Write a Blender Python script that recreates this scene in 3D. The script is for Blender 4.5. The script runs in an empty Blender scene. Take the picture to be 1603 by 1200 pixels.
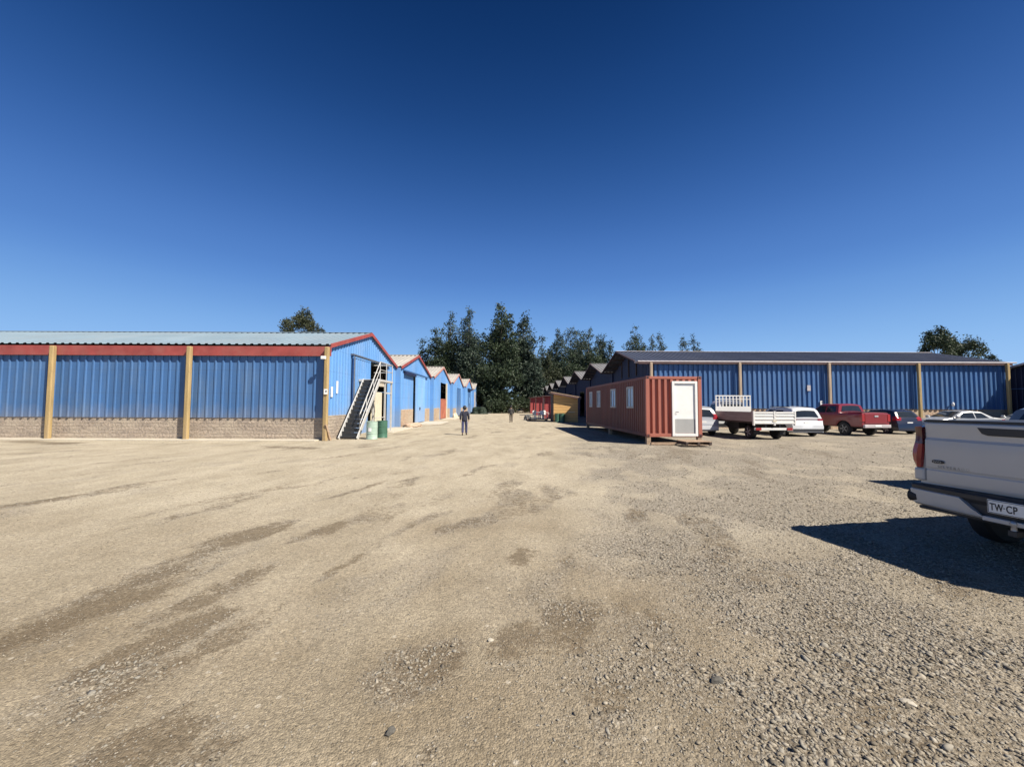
import bpy, math, random
import numpy as np
from mathutils import Vector, Matrix, noise as mnoise

random.seed(7)
rng = np.random.default_rng(11)
scn = bpy.context.scene
COL = scn.collection
R = math.radians
PI = math.pi

# ------------------------------------------------------------------ camera maths
CAM_H, FPX, PITCH, ROLL = 1.72, 640.0, R(2.95), R(0.25)
CAM_M = Matrix.Rotation(R(90) + PITCH, 4, 'X') @ Matrix.Rotation(ROLL, 4, 'Z')

def ray(px, py):
    v = Vector(((px - 801.5) / FPX, -(py - 600.0) / FPX, -1.0))
    return CAM_M.to_3x3() @ v

def gnd(px, py):
    d = ray(px, py)
    t = -CAM_H / d.z
    return d.x * t, d.y * t

# ------------------------------------------------------------------ noise (numpy value noise)
_LAT = rng.random((256, 256))

def vnoise(x, y):
    xi = np.floor(x).astype(int); yi = np.floor(y).astype(int)
    fx = x - xi; fy = y - yi
    fx = fx * fx * (3 - 2 * fx); fy = fy * fy * (3 - 2 * fy)
    a = _LAT[xi % 256, yi % 256]; b = _LAT[(xi + 1) % 256, yi % 256]
    c = _LAT[xi % 256, (yi + 1) % 256]; d = _LAT[(xi + 1) % 256, (yi + 1) % 256]
    return (a * (1 - fx) + b * fx) * (1 - fy) + (c * (1 - fx) + d * fx) * fy

def fbm(x, y, o=4, g=0.5):
    s = 0; a = 1; n = 0
    for i in range(o):
        s = s + a * vnoise(x * 2 ** i + 17.3 * i, y * 2 ** i + 5.1 * i); n += a; a *= g
    return s / n

def sstep(a, b, x):
    t = np.clip((x - a) / (b - a), 0, 1)
    return t * t * (3 - 2 * t)

# ------------------------------------------------------------------ ground fields
TD = np.array([0.30, 0.954])          # direction the wheel tracks run
def along(x, y):
    return x * TD[0] + y * TD[1], x * TD[1] - y * TD[0]

PATCH = [  # damp earth patches: photo spot, half length along track, half width, strength
    (385, 838, .75, .26, 1.0), (505, 830, .55, .2, .9), (150, 945, 1.0, .32, 1.0), (345, 925, .7, .2, .8), (250, 1000, .6, .22, .9),
    (340, 1005, .55, .2, .7), (545, 882, .4, .1, .9), (450, 700, .5, 1.3, 1.0), (60, 692, .5, 3.2, .9), (180, 1080, .5, .2, .6),
    (820, 872, .4, .16, .8), (885, 874, .3, .12, .8), (900, 975, .45, .25, .8), (800, 1005, .35, .2, .7), (690, 1030, .3, .2, .8),
    (640, 1050, .3, .25, .5), (1000, 805, .5, .2, .6), (1010, 960, .3, .25, .5), (230, 1160, .3, .22, .9), (330, 1170, .22, .15, .6),
    (620, 835, .2, .08, .8), (560, 765, 1.2, .12, .7), (30, 790, 1.2, .2, .7), (250, 815, .9, .2, .5), (1230, 905, .3, .2, .5),
    (760, 672, .8, .25, .5), (700, 775, 1.4, .15, .35), (950, 1090, .25, .15, .6), (1290, 960, .3, .2, .4), (420, 765, 1.2, .15, .45)]
PATCH = [(gnd(a, b), l * .82, w * .85, s) for a, b, l, w, s in PATCH]

def ground_fields(x, y):
    a, c = along(x, y)
    warp = (fbm(x * .9, y * .9, 3) - .5) * 1.2
    n1 = fbm(a * .35 + 3, c * 1.5 + warp, 5, .55)
    damp = sstep(.56, .72, n1) * .45
    wq = fbm(a * 1.3 + 13, c * 3.6, 5, .65)
    for (px, py), l, w, s in PATCH:
        pa, pc = along(px, py)
        q = ((a - pa) / l) ** 2 + ((c - pc) / w) ** 2
        q = q * .75 + (wq - .5) * 3.4
        damp = np.maximum(damp, s * 1.05 * sstep(1.9, -.5, q))
    damp = damp * (.65 + 1.2 * fbm(x * 5, y * 5, 4, .65)) 
    # loose grey gravel: heavy on the near side under the parked pickup, streaks elsewhere
    side = sstep(-.3, 2.6, x - .10 * y + (fbm(x * .6 + 9, y * .6, 4) - .5) * 3.0)
    streak = sstep(.52, .68, fbm(a * .5 + 40, c * 2.2 + 7, 4, .6))
    gravel = np.clip(side * (.55 + .8 * sstep(.35, .6, fbm(x * 1.3 + 4, y * 1.3, 4))) + .38 * streak * sstep(.42, .6, fbm(x * 1.1 + 77, y * 1.1, 3)), 0, 1)
    gravel = np.clip(gravel + .55 * sstep(.12, .5, damp) * sstep(.42, .62, fbm(x * 2.3 + 50, y * 2.3, 4, .6)), 0, 1)
    return np.clip(damp, 0, 1), gravel

def gh(x, y):
    x = np.asarray(x, float); y = np.asarray(y, float)
    a, c = along(x, y)
    near = 1 / (1 + (np.abs(y) / 22.0) ** 4)
    h = .050 * (fbm(x * .35, y * .35, 3) - .5) + .014 * (fbm(a * .25, c * 1.3, 3) - .5)
    h = h + .022 * (fbm(x * 2.6, y * 2.6, 4, .6) - .5) + .012 * (fbm(x * 11, y * 11, 2) - .5) * near
    return h * (.35 + .65 * near) - .005

def ghs(x, y):
    return float(gh(np.array([x]), np.array([y]))[0])

# ------------------------------------------------------------------ materials
def nodes(name):
    m = bpy.data.materials.new(name); m.use_nodes = True
    nt = m.node_tree
    return m, nt, nt.nodes['Principled BSDF']

def N(nt, t, **kw):
    n = nt.nodes.new(t)
    for k, v in kw.items():
        setattr(n, k, v)
    return n

def mix(nt, fac, a, b, blend='MIX'):
    n = N(nt, 'ShaderNodeMix', data_type='RGBA', blend_type=blend)
    for sock, v in ((0, fac), (6, a), (7, b)):
        if isinstance(v, (int, float)): n.inputs[sock].default_value = v
        elif isinstance(v, (tuple, list)): n.inputs[sock].default_value = (*v[:3], 1)
        else: nt.links.new(v, n.inputs[sock])
    return n.outputs[2]

def ramp(nt, src, p0, p1, c0=(0, 0, 0), c1=(1, 1, 1)):
    r = N(nt, 'ShaderNodeValToRGB')
    r.color_ramp.elements[0].position = p0; r.color_ramp.elements[1].position = p1
    r.color_ramp.elements[0].color = (*c0, 1); r.color_ramp.elements[1].color = (*c1, 1)
    nt.links.new(src, r.inputs[0])
    return r.outputs[0]

def tex(nt, scale, detail=4, stretch=(1, 1, 1), rough=.6, coord='Object'):
    tc = N(nt, 'ShaderNodeTexCoord'); mp = N(nt, 'ShaderNodeMapping')
    mp.inputs['Scale'].default_value = stretch
    nt.links.new(tc.outputs[coord], mp.inputs[0])
    n = N(nt, 'ShaderNodeTexNoise'); n.inputs['Scale'].default_value = scale; n.inputs['Detail'].default_value = detail
    n.inputs['Roughness'].default_value = rough
    nt.links.new(mp.outputs[0], n.inputs['Vector'])
    return n.outputs[0]

def bumpit(nt, bs, src, dist, strength=1):
    b = N(nt, 'ShaderNodeBump'); b.inputs['Distance'].default_value = dist; b.inputs['Strength'].default_value = strength
    nt.links.new(src, b.inputs['Height']); nt.links.new(b.outputs[0], bs.inputs['Normal'])

def M(name, col, rough=.6, metal=0, var=.18, vs=2.5, stretch=(1, 1, 1), bump=0, bs_=60, dirt=None, dscale=.8, damt=.5, spec=.5, coat=0, sheets=0):
    m, nt, b = nodes(name)
    n = tex(nt, vs, 5, stretch)
    lo = tuple(c * (1 - var) for c in col); hi = tuple(min(1, c * (1 + var)) for c in col)
    c = ramp(nt, n, .3, .7, lo, hi)
    if dirt:
        d = ramp(nt, tex(nt, dscale, 8, stretch, .7), .48, .72)
        f = N(nt, 'ShaderNodeMath', operation='MULTIPLY'); f.inputs[1].default_value = damt
        nt.links.new(d, f.inputs[0])
        c = mix(nt, f.outputs[0], c, dirt)
    if sheets:   # each sheet of cladding aged by itself, with lap and screw lines
        tc = N(nt, 'ShaderNodeTexCoord'); sx = N(nt, 'ShaderNodeSeparateXYZ'); nt.links.new(tc.outputs['Object'], sx.inputs[0])
        ad = N(nt, 'ShaderNodeMath', operation='ADD'); nt.links.new(sx.outputs[0], ad.inputs[0]); nt.links.new(sx.outputs[1], ad.inputs[1])
        dv = N(nt, 'ShaderNodeMath', operation='DIVIDE'); dv.inputs[1].default_value = 1.08; nt.links.new(ad.outputs[0], dv.inputs[0])
        fl = N(nt, 'ShaderNodeMath', operation='FLOOR'); nt.links.new(dv.outputs[0], fl.inputs[0])
        wn = N(nt, 'ShaderNodeTexWhiteNoise', noise_dimensions='1D'); nt.links.new(fl.outputs[0], wn.inputs['W'])
        c = mix(nt, 1.0, c, ramp(nt, wn.outputs['Value'], 0, 1, (1 - sheets,) * 3, (1 + sheets,) * 3), 'MULTIPLY')
        zz = N(nt, 'ShaderNodeMath', operation='PINGPONG'); zz.inputs[1].default_value = .55; nt.links.new(sx.outputs[2], zz.inputs[0])
        c = mix(nt, ramp(nt, zz.outputs[0], .0, .018, (.3, .3, .3), (0, 0, 0)), c, (.05, .07, .11))
        # dust splashed up from the yard
        dz = N(nt, 'ShaderNodeMath', operation='MULTIPLY_ADD'); dz.inputs[1].default_value = -1.6; nt.links.new(tex(nt, 1.6, 7, (1, 1, .5), .7), dz.inputs[0]); nt.links.new(sx.outputs[2], dz.inputs[2])
        c = mix(nt, ramp(nt, dz.outputs[0], .0, .9, (.35, .35, .35), (0, 0, 0)), c, (.30, .27, .22))
    nt.links.new(c, b.inputs['Base Color'])
    b.inputs['Roughness'].default_value = rough; b.inputs['Metallic'].default_value = metal
    b.inputs['Specular IOR Level'].default_value = spec
    if coat:
        b.inputs['Coat Weight'].default_value = coat; b.inputs['Coat Roughness'].default_value = .06
    if bump:
        bumpit(nt, b, tex(nt, bs_, 4), bump)
    return m

def brick_mat(name, c1, c2, mortar, bw, bh, bump=.03, wob=.06):
    m, nt, b = nodes(name)
    tc = N(nt, 'ShaderNodeTexCoord'); sep = N(nt, 'ShaderNodeSeparateXYZ'); nt.links.new(tc.outputs['Object'], sep.inputs[0])
    ad = N(nt, 'ShaderNodeMath', operation='ADD'); nt.links.new(sep.outputs[0], ad.inputs[0]); nt.links.new(sep.outputs[1], ad.inputs[1])
    nz = N(nt, 'ShaderNodeTexNoise'); nz.inputs['Scale'].default_value = 3.5; nz.inputs['Detail'].default_value = 3
    nt.links.new(tc.outputs['Object'], nz.inputs['Vector'])
    mu = N(nt, 'ShaderNodeMath', operation='MULTIPLY_ADD'); mu.inputs[1].default_value = wob; nt.links.new(nz.outputs[0], mu.inputs[0]); nt.links.new(sep.outputs[2], mu.inputs[2])
    cb = N(nt, 'ShaderNodeCombineXYZ'); nt.links.new(ad.outputs[0], cb.inputs[0]); nt.links.new(mu.outputs[0], cb.inputs[1])
    br = N(nt, 'ShaderNodeTexBrick'); nt.links.new(cb.outputs[0], br.inputs['Vector'])
    br.inputs['Scale'].default_value = 1; br.inputs['Brick Width'].default_value = bw; br.inputs['Row Height'].default_value = bh
    br.inputs['Mortar Size'].default_value = bh * .09; br.inputs['Mortar Smooth'].default_value = .4
    br.inputs['Color1'].default_value = (*c1, 1); br.inputs['Color2'].default_value = (*c2, 1); br.inputs['Mortar'].default_value = (*mortar, 1)
    n2 = tex(nt, 9, 6)
    c = mix(nt, .65, br.outputs['Color'], ramp(nt, n2, .25, .75, (.35, .35, .35), (1.5, 1.45, 1.4)), 'MULTIPLY')
    c = mix(nt, ramp(nt, tex(nt, 1.2, 4), .45, .7), c, mortar)
    nt.links.new(c, b.inputs['Base Color']); b.inputs['Roughness'].default_value = .95
    inv = N(nt, 'ShaderNodeMath', operation='MULTIPLY_ADD'); inv.inputs[1].default_value = -1.0; nt.links.new(br.outputs['Fac'], inv.inputs[0]); nt.links.new(n2, inv.inputs[2])
    bumpit(nt, b, inv.outputs[0], bump)
    return m

def leaf_mat(name, dark, light, tip):
    m, nt, b = nodes(name)
    g = N(nt, 'ShaderNodeAttribute', attribute_name='tone')
    c = ramp(nt, g.outputs['Fac'], .0, .85, dark, light)
    c = mix(nt, ramp(nt, g.outputs['Fac'], .9, 1.0), c, tip)
    nt.links.new(c, b.inputs['Base Color']); b.inputs['Roughness'].default_value = .6
    b.inputs['Specular IOR Level'].default_value = .35
    tr = N(nt, 'ShaderNodeBsdfTranslucent'); nt.links.new(c, tr.inputs[0])
    ms = N(nt, 'ShaderNodeMixShader'); ms.inputs[0].default_value = .18
    nt.links.new(b.outputs[0], ms.inputs[1]); nt.links.new(tr.outputs[0], ms.inputs[2])
    nt.links.new(ms.outputs[0], nt.nodes['Material Output'].inputs[0])
    return m

def glass_mat(name, col=(.02, .025, .03)):
    m, nt, b = nodes(name)
    c = ramp(nt, tex(nt, 2, 3), .3, .7, tuple(x * .8 for x in col), tuple(x * 1.2 for x in col))
    nt.links.new(c, b.inputs['Base Color']); b.inputs['Roughness'].default_value = .06; b.inputs['Specular IOR Level'].default_value = .6
    return m

def ground_mat():
    m, nt, b = nodes('dusty gravel')
    da = N(nt, 'ShaderNodeAttribute', attribute_name='damp'); ga = N(nt, 'ShaderNodeAttribute', attribute_name='gravel')
    tc = N(nt, 'ShaderNodeTexCoord')
    def voro(s, st=(1, 1, 1), feat='F1'):
        mp = N(nt, 'ShaderNodeMapping'); mp.inputs['Scale'].default_value = st
        nt.links.new(tc.outputs['Object'], mp.inputs[0])
        v = N(nt, 'ShaderNodeTexVoronoi', feature=feat); v.inputs['Scale'].default_value = s
        nt.links.new(mp.outputs[0], v.inputs['Vector']); return v
    v1 = voro(38); v2 = voro(85); v3 = voro(14)
    dust = ramp(nt, tex(nt, 1.1, 7, (1.0, .5, 1), .65), .3, .72, (.345, .297, .218), (.49, .43, .33))
    ba = N(nt, 'ShaderNodeAttribute', attribute_name='brown')
    dust = mix(nt, ba.outputs['Fac'], dust, mix(nt, 1.0, dust, (.60, .56, .51), 'MULTIPLY'))
    dust = mix(nt, .7, dust, ramp(nt, tex(nt, 22, 8, (1, 1, 1), .8), .3, .7, (.55, .55, .55), (1.42, 1.41, 1.38)), 'MULTIPLY')
    dust = mix(nt, .5, dust, ramp(nt, v2.outputs['Color'], .1, .9, (.45, .45, .45), (1.5, 1.49, 1.46)), 'MULTIPLY')
    st = ramp(nt, v1.outputs['Color'], .05, .95, (.20, .18, .15), (.50, .46, .39))
    st2 = ramp(nt, v2.outputs['Color'], .05, .95, (.14, .125, .10), (.46, .41, .34))
    stones = mix(nt, .5, st, st2)
    stones = mix(nt, ramp(nt, v1.outputs['Distance'], .35, .75), stones, (.12, .10, .078))
    gm = N(nt, 'ShaderNodeMath', operation='MULTIPLY'); gm.inputs[1].default_value = .72
    nt.links.new(ga.outputs['Fac'], gm.inputs[0])
    c = mix(nt, gm.outputs[0], dust, stones)
    # scattered pale and dark single stones in the dust
    sp = ramp(nt, v3.outputs['Color'], .78, .80)
    spd = ramp(nt, v3.outputs['Distance'], .18, .26, (1, 1, 1), (0, 0, 0))
    f = N(nt, 'ShaderNodeMath', operation='MULTIPLY'); nt.links.new(sp, f.inputs[0]); nt.links.new(spd, f.inputs[1])
    c = mix(nt, f.outputs[0], c, (.43, .375, .29))
    # damp earth: broken, speckled edge
    fn = tex(nt, 9, 9, (1, 1, 1), .78)
    e1 = N(nt, 'ShaderNodeMath', operation='MULTIPLY_ADD'); e1.inputs[1].default_value = 3.2; nt.links.new(fn, e1.inputs[0]); nt.links.new(da.outputs['Fac'], e1.inputs[2])
    e2 = N(nt, 'ShaderNodeMath', operation='MULTIPLY_ADD'); e2.inputs[1].default_value = -.35; nt.links.new(v2.outputs['Distance'], e2.inputs[0]); nt.links.new(e1.outputs[0], e2.inputs[2])
    dm = N(nt, 'ShaderNodeMath', operation='MULTIPLY'); dm.inputs[1].default_value = .74
    f3 = tex(nt, 42, 5, (1, 1, 1), .8)
    e3 = N(nt, 'ShaderNodeMath', operation='MULTIPLY_ADD'); e3.inputs[1].default_value = 2.0; nt.links.new(f3, e3.inputs[0]); nt.links.new(e2.outputs[0], e3.inputs[2])
    mr = N(nt, 'ShaderNodeMapRange', interpolation_type='SMOOTHSTEP'); mr.inputs[1].default_value = 2.78; mr.inputs[2].default_value = 3.25
    nt.links.new(e3.outputs[0], mr.inputs[0]); nt.links.new(mr.outputs[0], dm.inputs[0])
    dampc = mix(nt, .6, (.135, .103, .066), ramp(nt, v2.outputs['Color'], .1, .9, (.55, .55, .55), (1.6, 1.6, 1.6)), 'MULTIPLY')
    c = mix(nt, dm.outputs[0], c, dampc)
    nt.links.new(c, b.inputs['Base Color']); b.inputs['Roughness'].default_value = 1.0
    b.inputs['Specular IOR Level'].default_value = .15
    h = N(nt, 'ShaderNodeMath', operation='ADD'); h2 = N(nt, 'ShaderNodeMath', operation='MULTIPLY_ADD')
    a1 = N(nt, 'ShaderNodeMath', operation='MULTIPLY'); nt.links.new(v1.outputs['Distance'], a1.inputs[0]); nt.links.new(ga.outputs['Fac'], a1.inputs[1])
    nt.links.new(v2.outputs['Distance'], h2.inputs[0]); h2.inputs[1].default_value = -.55; nt.links.new(tex(nt, 30, 8, (1, 1, 1), .75), h2.inputs[2])
    nt.links.new(h2.outputs[0], h.inputs[0]); 
    s1 = N(nt, 'ShaderNodeMath', operation='MULTIPLY'); s1.inputs[1].default_value = -.9; nt.links.new(a1.outputs[0], s1.inputs[0]); nt.links.new(s1.outputs[0], h.inputs[1])
    bumpit(nt, b, h.outputs[0], .014, .9)
    return m

def stone_mat():
    m, nt, b = nodes('loose stones')
    g = N(nt, 'ShaderNodeNewGeometry')
    c = N(nt, 'ShaderNodeValToRGB')
    cr = c.color_ramp
    cr.elements[0].position = 0; cr.elements[0].color = (.13, .112, .085, 1)
    cr.elements[1].position = 1; cr.elements[1].color = (.365, .325, .262, 1)
    e = cr.elements.new(.35); e.color = (.235, .198, .145, 1)
    e = cr.elements.new(.6); e.color = (.265, .245, .205, 1)
    e = cr.elements.new(.85); e.color = (.31, .265, .198, 1)
    nt.links.new(g.outputs['Random Per Island'], c.inputs[0])
    cc = mix(nt, .5, c.outputs[0], ramp(nt, tex(nt, 120, 4), .3, .7, (.6, .6, .6), (1.3, 1.3, 1.3)), 'MULTIPLY')
    nt.links.new(cc, b.inputs['Base Color']); b.inputs['Roughness'].default_value = .95; b.inputs['Specular IOR Level'].default_value = .2
    return m

MT = dict(
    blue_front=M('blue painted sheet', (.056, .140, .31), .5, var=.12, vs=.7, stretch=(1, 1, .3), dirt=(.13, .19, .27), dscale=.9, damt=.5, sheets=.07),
    blue_gable=M('lighter blue sheet', (.125, .30, .60), .5, var=.10, vs=.9, stretch=(1, 1, .3), dirt=(.28, .36, .48), dscale=1.1, damt=.5, sheets=.07),  # lighter blue than the long walls
    blue_door=M('pale blue door sheet', (.18, .38, .70), .5, var=.10, vs=.9, stretch=(1, 1, .3), dirt=(.36, .44, .56), dscale=.9, damt=.4, sheets=.07),
    blue_shade=M('blue sheet darkened for shade', (.013, .020, .058), .55, var=.15, vs=.7, stretch=(1, 1, .3)),  # blue sheet again, shade of the gables darkened into its colour
    zinc=M('pale zinc roof', (.22, .29, .335), .5, .15, var=.10, vs=.5, dirt=(.28, .30, .31), dscale=.35, damt=.5),
    zinc_white=M('weathered white roof', (.38, .355, .315), .6, 0, var=.15, vs=.8, dirt=(.34, .30, .26), dscale=.6, damt=.5),
    roof_dark=M('dark slate roof sheet', (.062, .072, .105), .6, 0, var=.2, vs=.6, dirt=(.12, .115, .12), dscale=.4, damt=.4),
    roof_grey=M('grey cement roof', (.20, .195, .195), .8, 0, var=.2, vs=.8, dirt=(.11, .10, .095), dscale=.7, damt=.5),
    red=M('red fascia paint', (.31, .060, .050), .6, var=.2, vs=1.5, dirt=(.33, .14, .11), dscale=1.1, damt=.5),
    red_faded=M('faded red paint', (.47, .22, .18), .7, var=.25, vs=1.5, dirt=(.5, .42, .36), dscale=1.4, damt=.6),
    pale_trim=M('bleached trim', (.48, .44, .42), .7, var=.2, vs=1.5),
    dark_trim=M('dark brown trim', (.09, .05, .05), .7, var=.25, vs=2),
    gutter=M('pale gutter', (.46, .42, .42), .5, var=.15, vs=2),
    post=M('yellowish timber post', (.40, .285, .125), .75, var=.28, vs=3, stretch=(3, 3, .3), bump=.01, bs_=20, dirt=(.27, .20, .145), dscale=.7, damt=.85),
    post_grey=M('weathered timber post', (.42, .32, .22), .8, var=.28, vs=3, stretch=(3, 3, .3), bump=.01, bs_=20, dirt=(.20, .16, .13), dscale=1.0, damt=.6),
    stone=brick_mat('grey rubble courses', (.42, .35, .28), (.31, .26, .215), (.44, .37, .285), .55, .16, .05, .10),
    brick=brick_mat('tan and pink brick', (.46, .31, .22), (.52, .40, .28), (.50, .42, .31), .30, .12, .03, .05),
    timber=M('raw timber', (.34, .24, .16), .8, var=.3, vs=3, stretch=(4, .5, 4), bump=.006, bs_=30),
    timber_dark=M('dark timber', (.06, .042, .036), .85, var=.3, vs=3),
    white_steel=M('white painted steel', (.50, .49, .465), .45, var=.08, vs=4, dirt=(.5, .42, .32), dscale=2, damt=.35),
    truck_white=M('white truck enamel', (.70, .69, .65), .45, var=.06, vs=4, dirt=(.55, .50, .43), dscale=2, damt=.35),
    tread=M('dark steel tread', (.028, .030, .033), .6, .1, var=.2, vs=5),
    white=M('white paint', (.80, .79, .75), .45, var=.04, vs=3, dirt=(.66, .62, .54), dscale=2, damt=.25),
    cream=M('cream panel', (.62, .56, .42), .6, var=.08, vs=3, dirt=(.45, .38, .28), dscale=2, damt=.4),
    grey_panel=M('grey kick panel', (.36, .36, .345), .55, var=.06, vs=3),
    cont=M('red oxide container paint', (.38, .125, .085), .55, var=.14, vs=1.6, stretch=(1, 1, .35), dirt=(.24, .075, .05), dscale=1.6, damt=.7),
    cont_shade=M('container paint darkened for shade', (.15, .043, .031), .6, var=.14, vs=1.6, stretch=(1, 1, .35), dirt=(.09, .045, .035), dscale=1.2, damt=.6),  # darker copy of the container red, shade on the sides painted in
    rust=M('rusty red sheet', (.33, .10, .06), .75, var=.25, vs=2, dirt=(.45, .24, .15), dscale=1.5, damt=.5),
    red_wall=M('crimson boarding', (.36, .055, .055), .6, var=.15, vs=2, stretch=(4, 4, .4), dirt=(.45, .2, .18), dscale=2, damt=.4),
    yellow=M('yellow ochre boarding', (.66, .39, .145), .65, var=.14, vs=2.5, stretch=(.5, .5, 5), dirt=(.42, .22, .06), dscale=2, damt=.45),
    drum=M('pale green drum paint', (.34, .45, .37), .5, var=.12, vs=4, dirt=(.42, .50, .42), dscale=3, damt=.5),
    drum_dark=M('bottle green drum paint', (.05, .13, .085), .5, var=.2, vs=4),
    concrete=M('pale concrete', (.50, .45, .36), .9, var=.14, vs=2, bump=.008, bs_=30, dirt=(.38, .32, .24), dscale=1.5, damt=.5),
    black=M('black rubber', (.018, .018, .019), .7, var=.2, vs=8),
    plastic=M('black plastic trim', (.022, .023, .026), .5, var=.15, vs=6, dirt=(.06, .055, .05), dscale=3, damt=.3),
    dark_steel=M('dark steel', (.05, .05, .055), .5, .4, var=.2, vs=6),
    chrome=M('bright alloy', (.55, .56, .58), .25, .9, var=.05, vs=6),
    alloy=M('grey alloy', (.30, .31, .33), .35, .7, var=.1, vs=6),
    glass=glass_mat('tinted glass'),
    pane=glass_mat('curtained pane', (.33, .36, .40)),
    lamp_red=M('red lamp lens', (.30, .015, .018), .18, var=.1, vs=8, coat=.5),
    lamp_dark=M('smoked lamp lens', (.085, .010, .014), .12, var=.1, vs=8, coat=.5),
    lamp_clear=M('clear lamp lens', (.6, .62, .64), .12, .4, var=.1, vs=8),
    p_white=M('white car paint', (.60, .61, .62), .28, 0, var=.02, vs=2, coat=.6, dirt=(.58, .55, .49), dscale=1.6, damt=.35),
    p_white_shade=M('white car paint darkened for shade', (.455, .452, .445), .28, 0, var=.02, vs=2, coat=.6, dirt=(.40, .38, .34), dscale=1.6, damt=.3),  # white car paint with the near pickup's shade put into the colour
    p_silver=M('silver car paint', (.42, .43, .44), .32, .35, var=.04, vs=2, coat=.5, dirt=(.38, .35, .31), dscale=1.6, damt=.4),
    p_red=M('dark red car paint', (.20, .014, .020), .3, 0, var=.06, vs=2, coat=.6, dirt=(.28, .10, .085), dscale=1.6, damt=.4),
    p_navy=M('navy car paint', (.008, .012, .03), .28, 0, var=.08, vs=2, coat=.6),
    p_grey=M('grey car paint', (.16, .17, .18), .32, .3, var=.05, vs=2, coat=.5),
    bedwood=M('brown dropside', (.34, .27, .25), .7, var=.2, vs=3, stretch=(.4, 3, 3)),
    bark=M('grey bark', (.17, .14, .11), .95, var=.3, vs=3, stretch=(3, 3, .4)),
    leaf_a=leaf_mat('deep green leaves', (.016, .028, .016), (.052, .075, .036), (.085, .10, .062)),
    leaf_b=leaf_mat('blue green leaves', (.018, .032, .024), (.062, .088, .060), (.105, .125, .095)),
    leaf_c=leaf_mat('olive leaves', (.020, .026, .013), (.075, .085, .042), (.10, .10, .055)),
    jacket=M('navy jacket cloth', (.022, .024, .04), .85, var=.2, vs=9, bump=.004, bs_=40),
    dark_cloth=M('dark grey cloth', (.045, .043, .042), .9, var=.2, vs=9),
    jeans=M('blue denim', (.05, .055, .125), .85, var=.25, vs=9),
    khaki=M('brown grey cloth', (.085, .07, .055), .9, var=.2, vs=9),
    skin=M('skin', (.42, .25, .17), .6, var=.06, vs=12),
    hair=M('black hair', (.012, .011, .011), .6, var=.2, vs=30),
    boot=M('dark boots', (.035, .030, .025), .7, var=.2, vs=12),
    tarp=M('grey tarpaulin', (.13, .13, .125), .8, var=.3, vs=4, bump=.03, bs_=6),
    rock_dark=M('dark grey rock', (.095, .088, .075), .95, var=.3, vs=40),
    rock_pale=M('pale rock', (.40, .36, .29), .95, var=.25, vs=40),
    rock_tan=M('tan rock', (.26, .215, .15), .95, var=.25, vs=40),
    ink=M('black print', (.015, .015, .02), .6, var=.05, vs=6),
)
MT['ground'] = ground_mat(); MT['stones'] = stone_mat()

# ------------------------------------------------------------------ object helpers
def tag(o, label=None, cat=None, group=None, kind=None):
    if label: o['label'] = label
    if cat: o['category'] = cat
    if group: o['group'] = group
    if kind: o['kind'] = kind
    return o

def empty(name, loc, rz=0, label=None, cat=None, group=None):
    o = bpy.data.objects.new(name, None); COL.objects.link(o)
    o.location = loc; o.rotation_euler = (0, 0, rz); o.empty_display_size = .3
    return tag(o, label, cat, group)

def link_mesh(name, me, mat, parent=None, loc=(0, 0, 0)):
    o = bpy.data.objects.new(name, me); COL.objects.link(o)
    if mat is not None: me.materials.append(mat)
    if parent is not None: o.parent = parent
    o.location = loc
    return o

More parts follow.
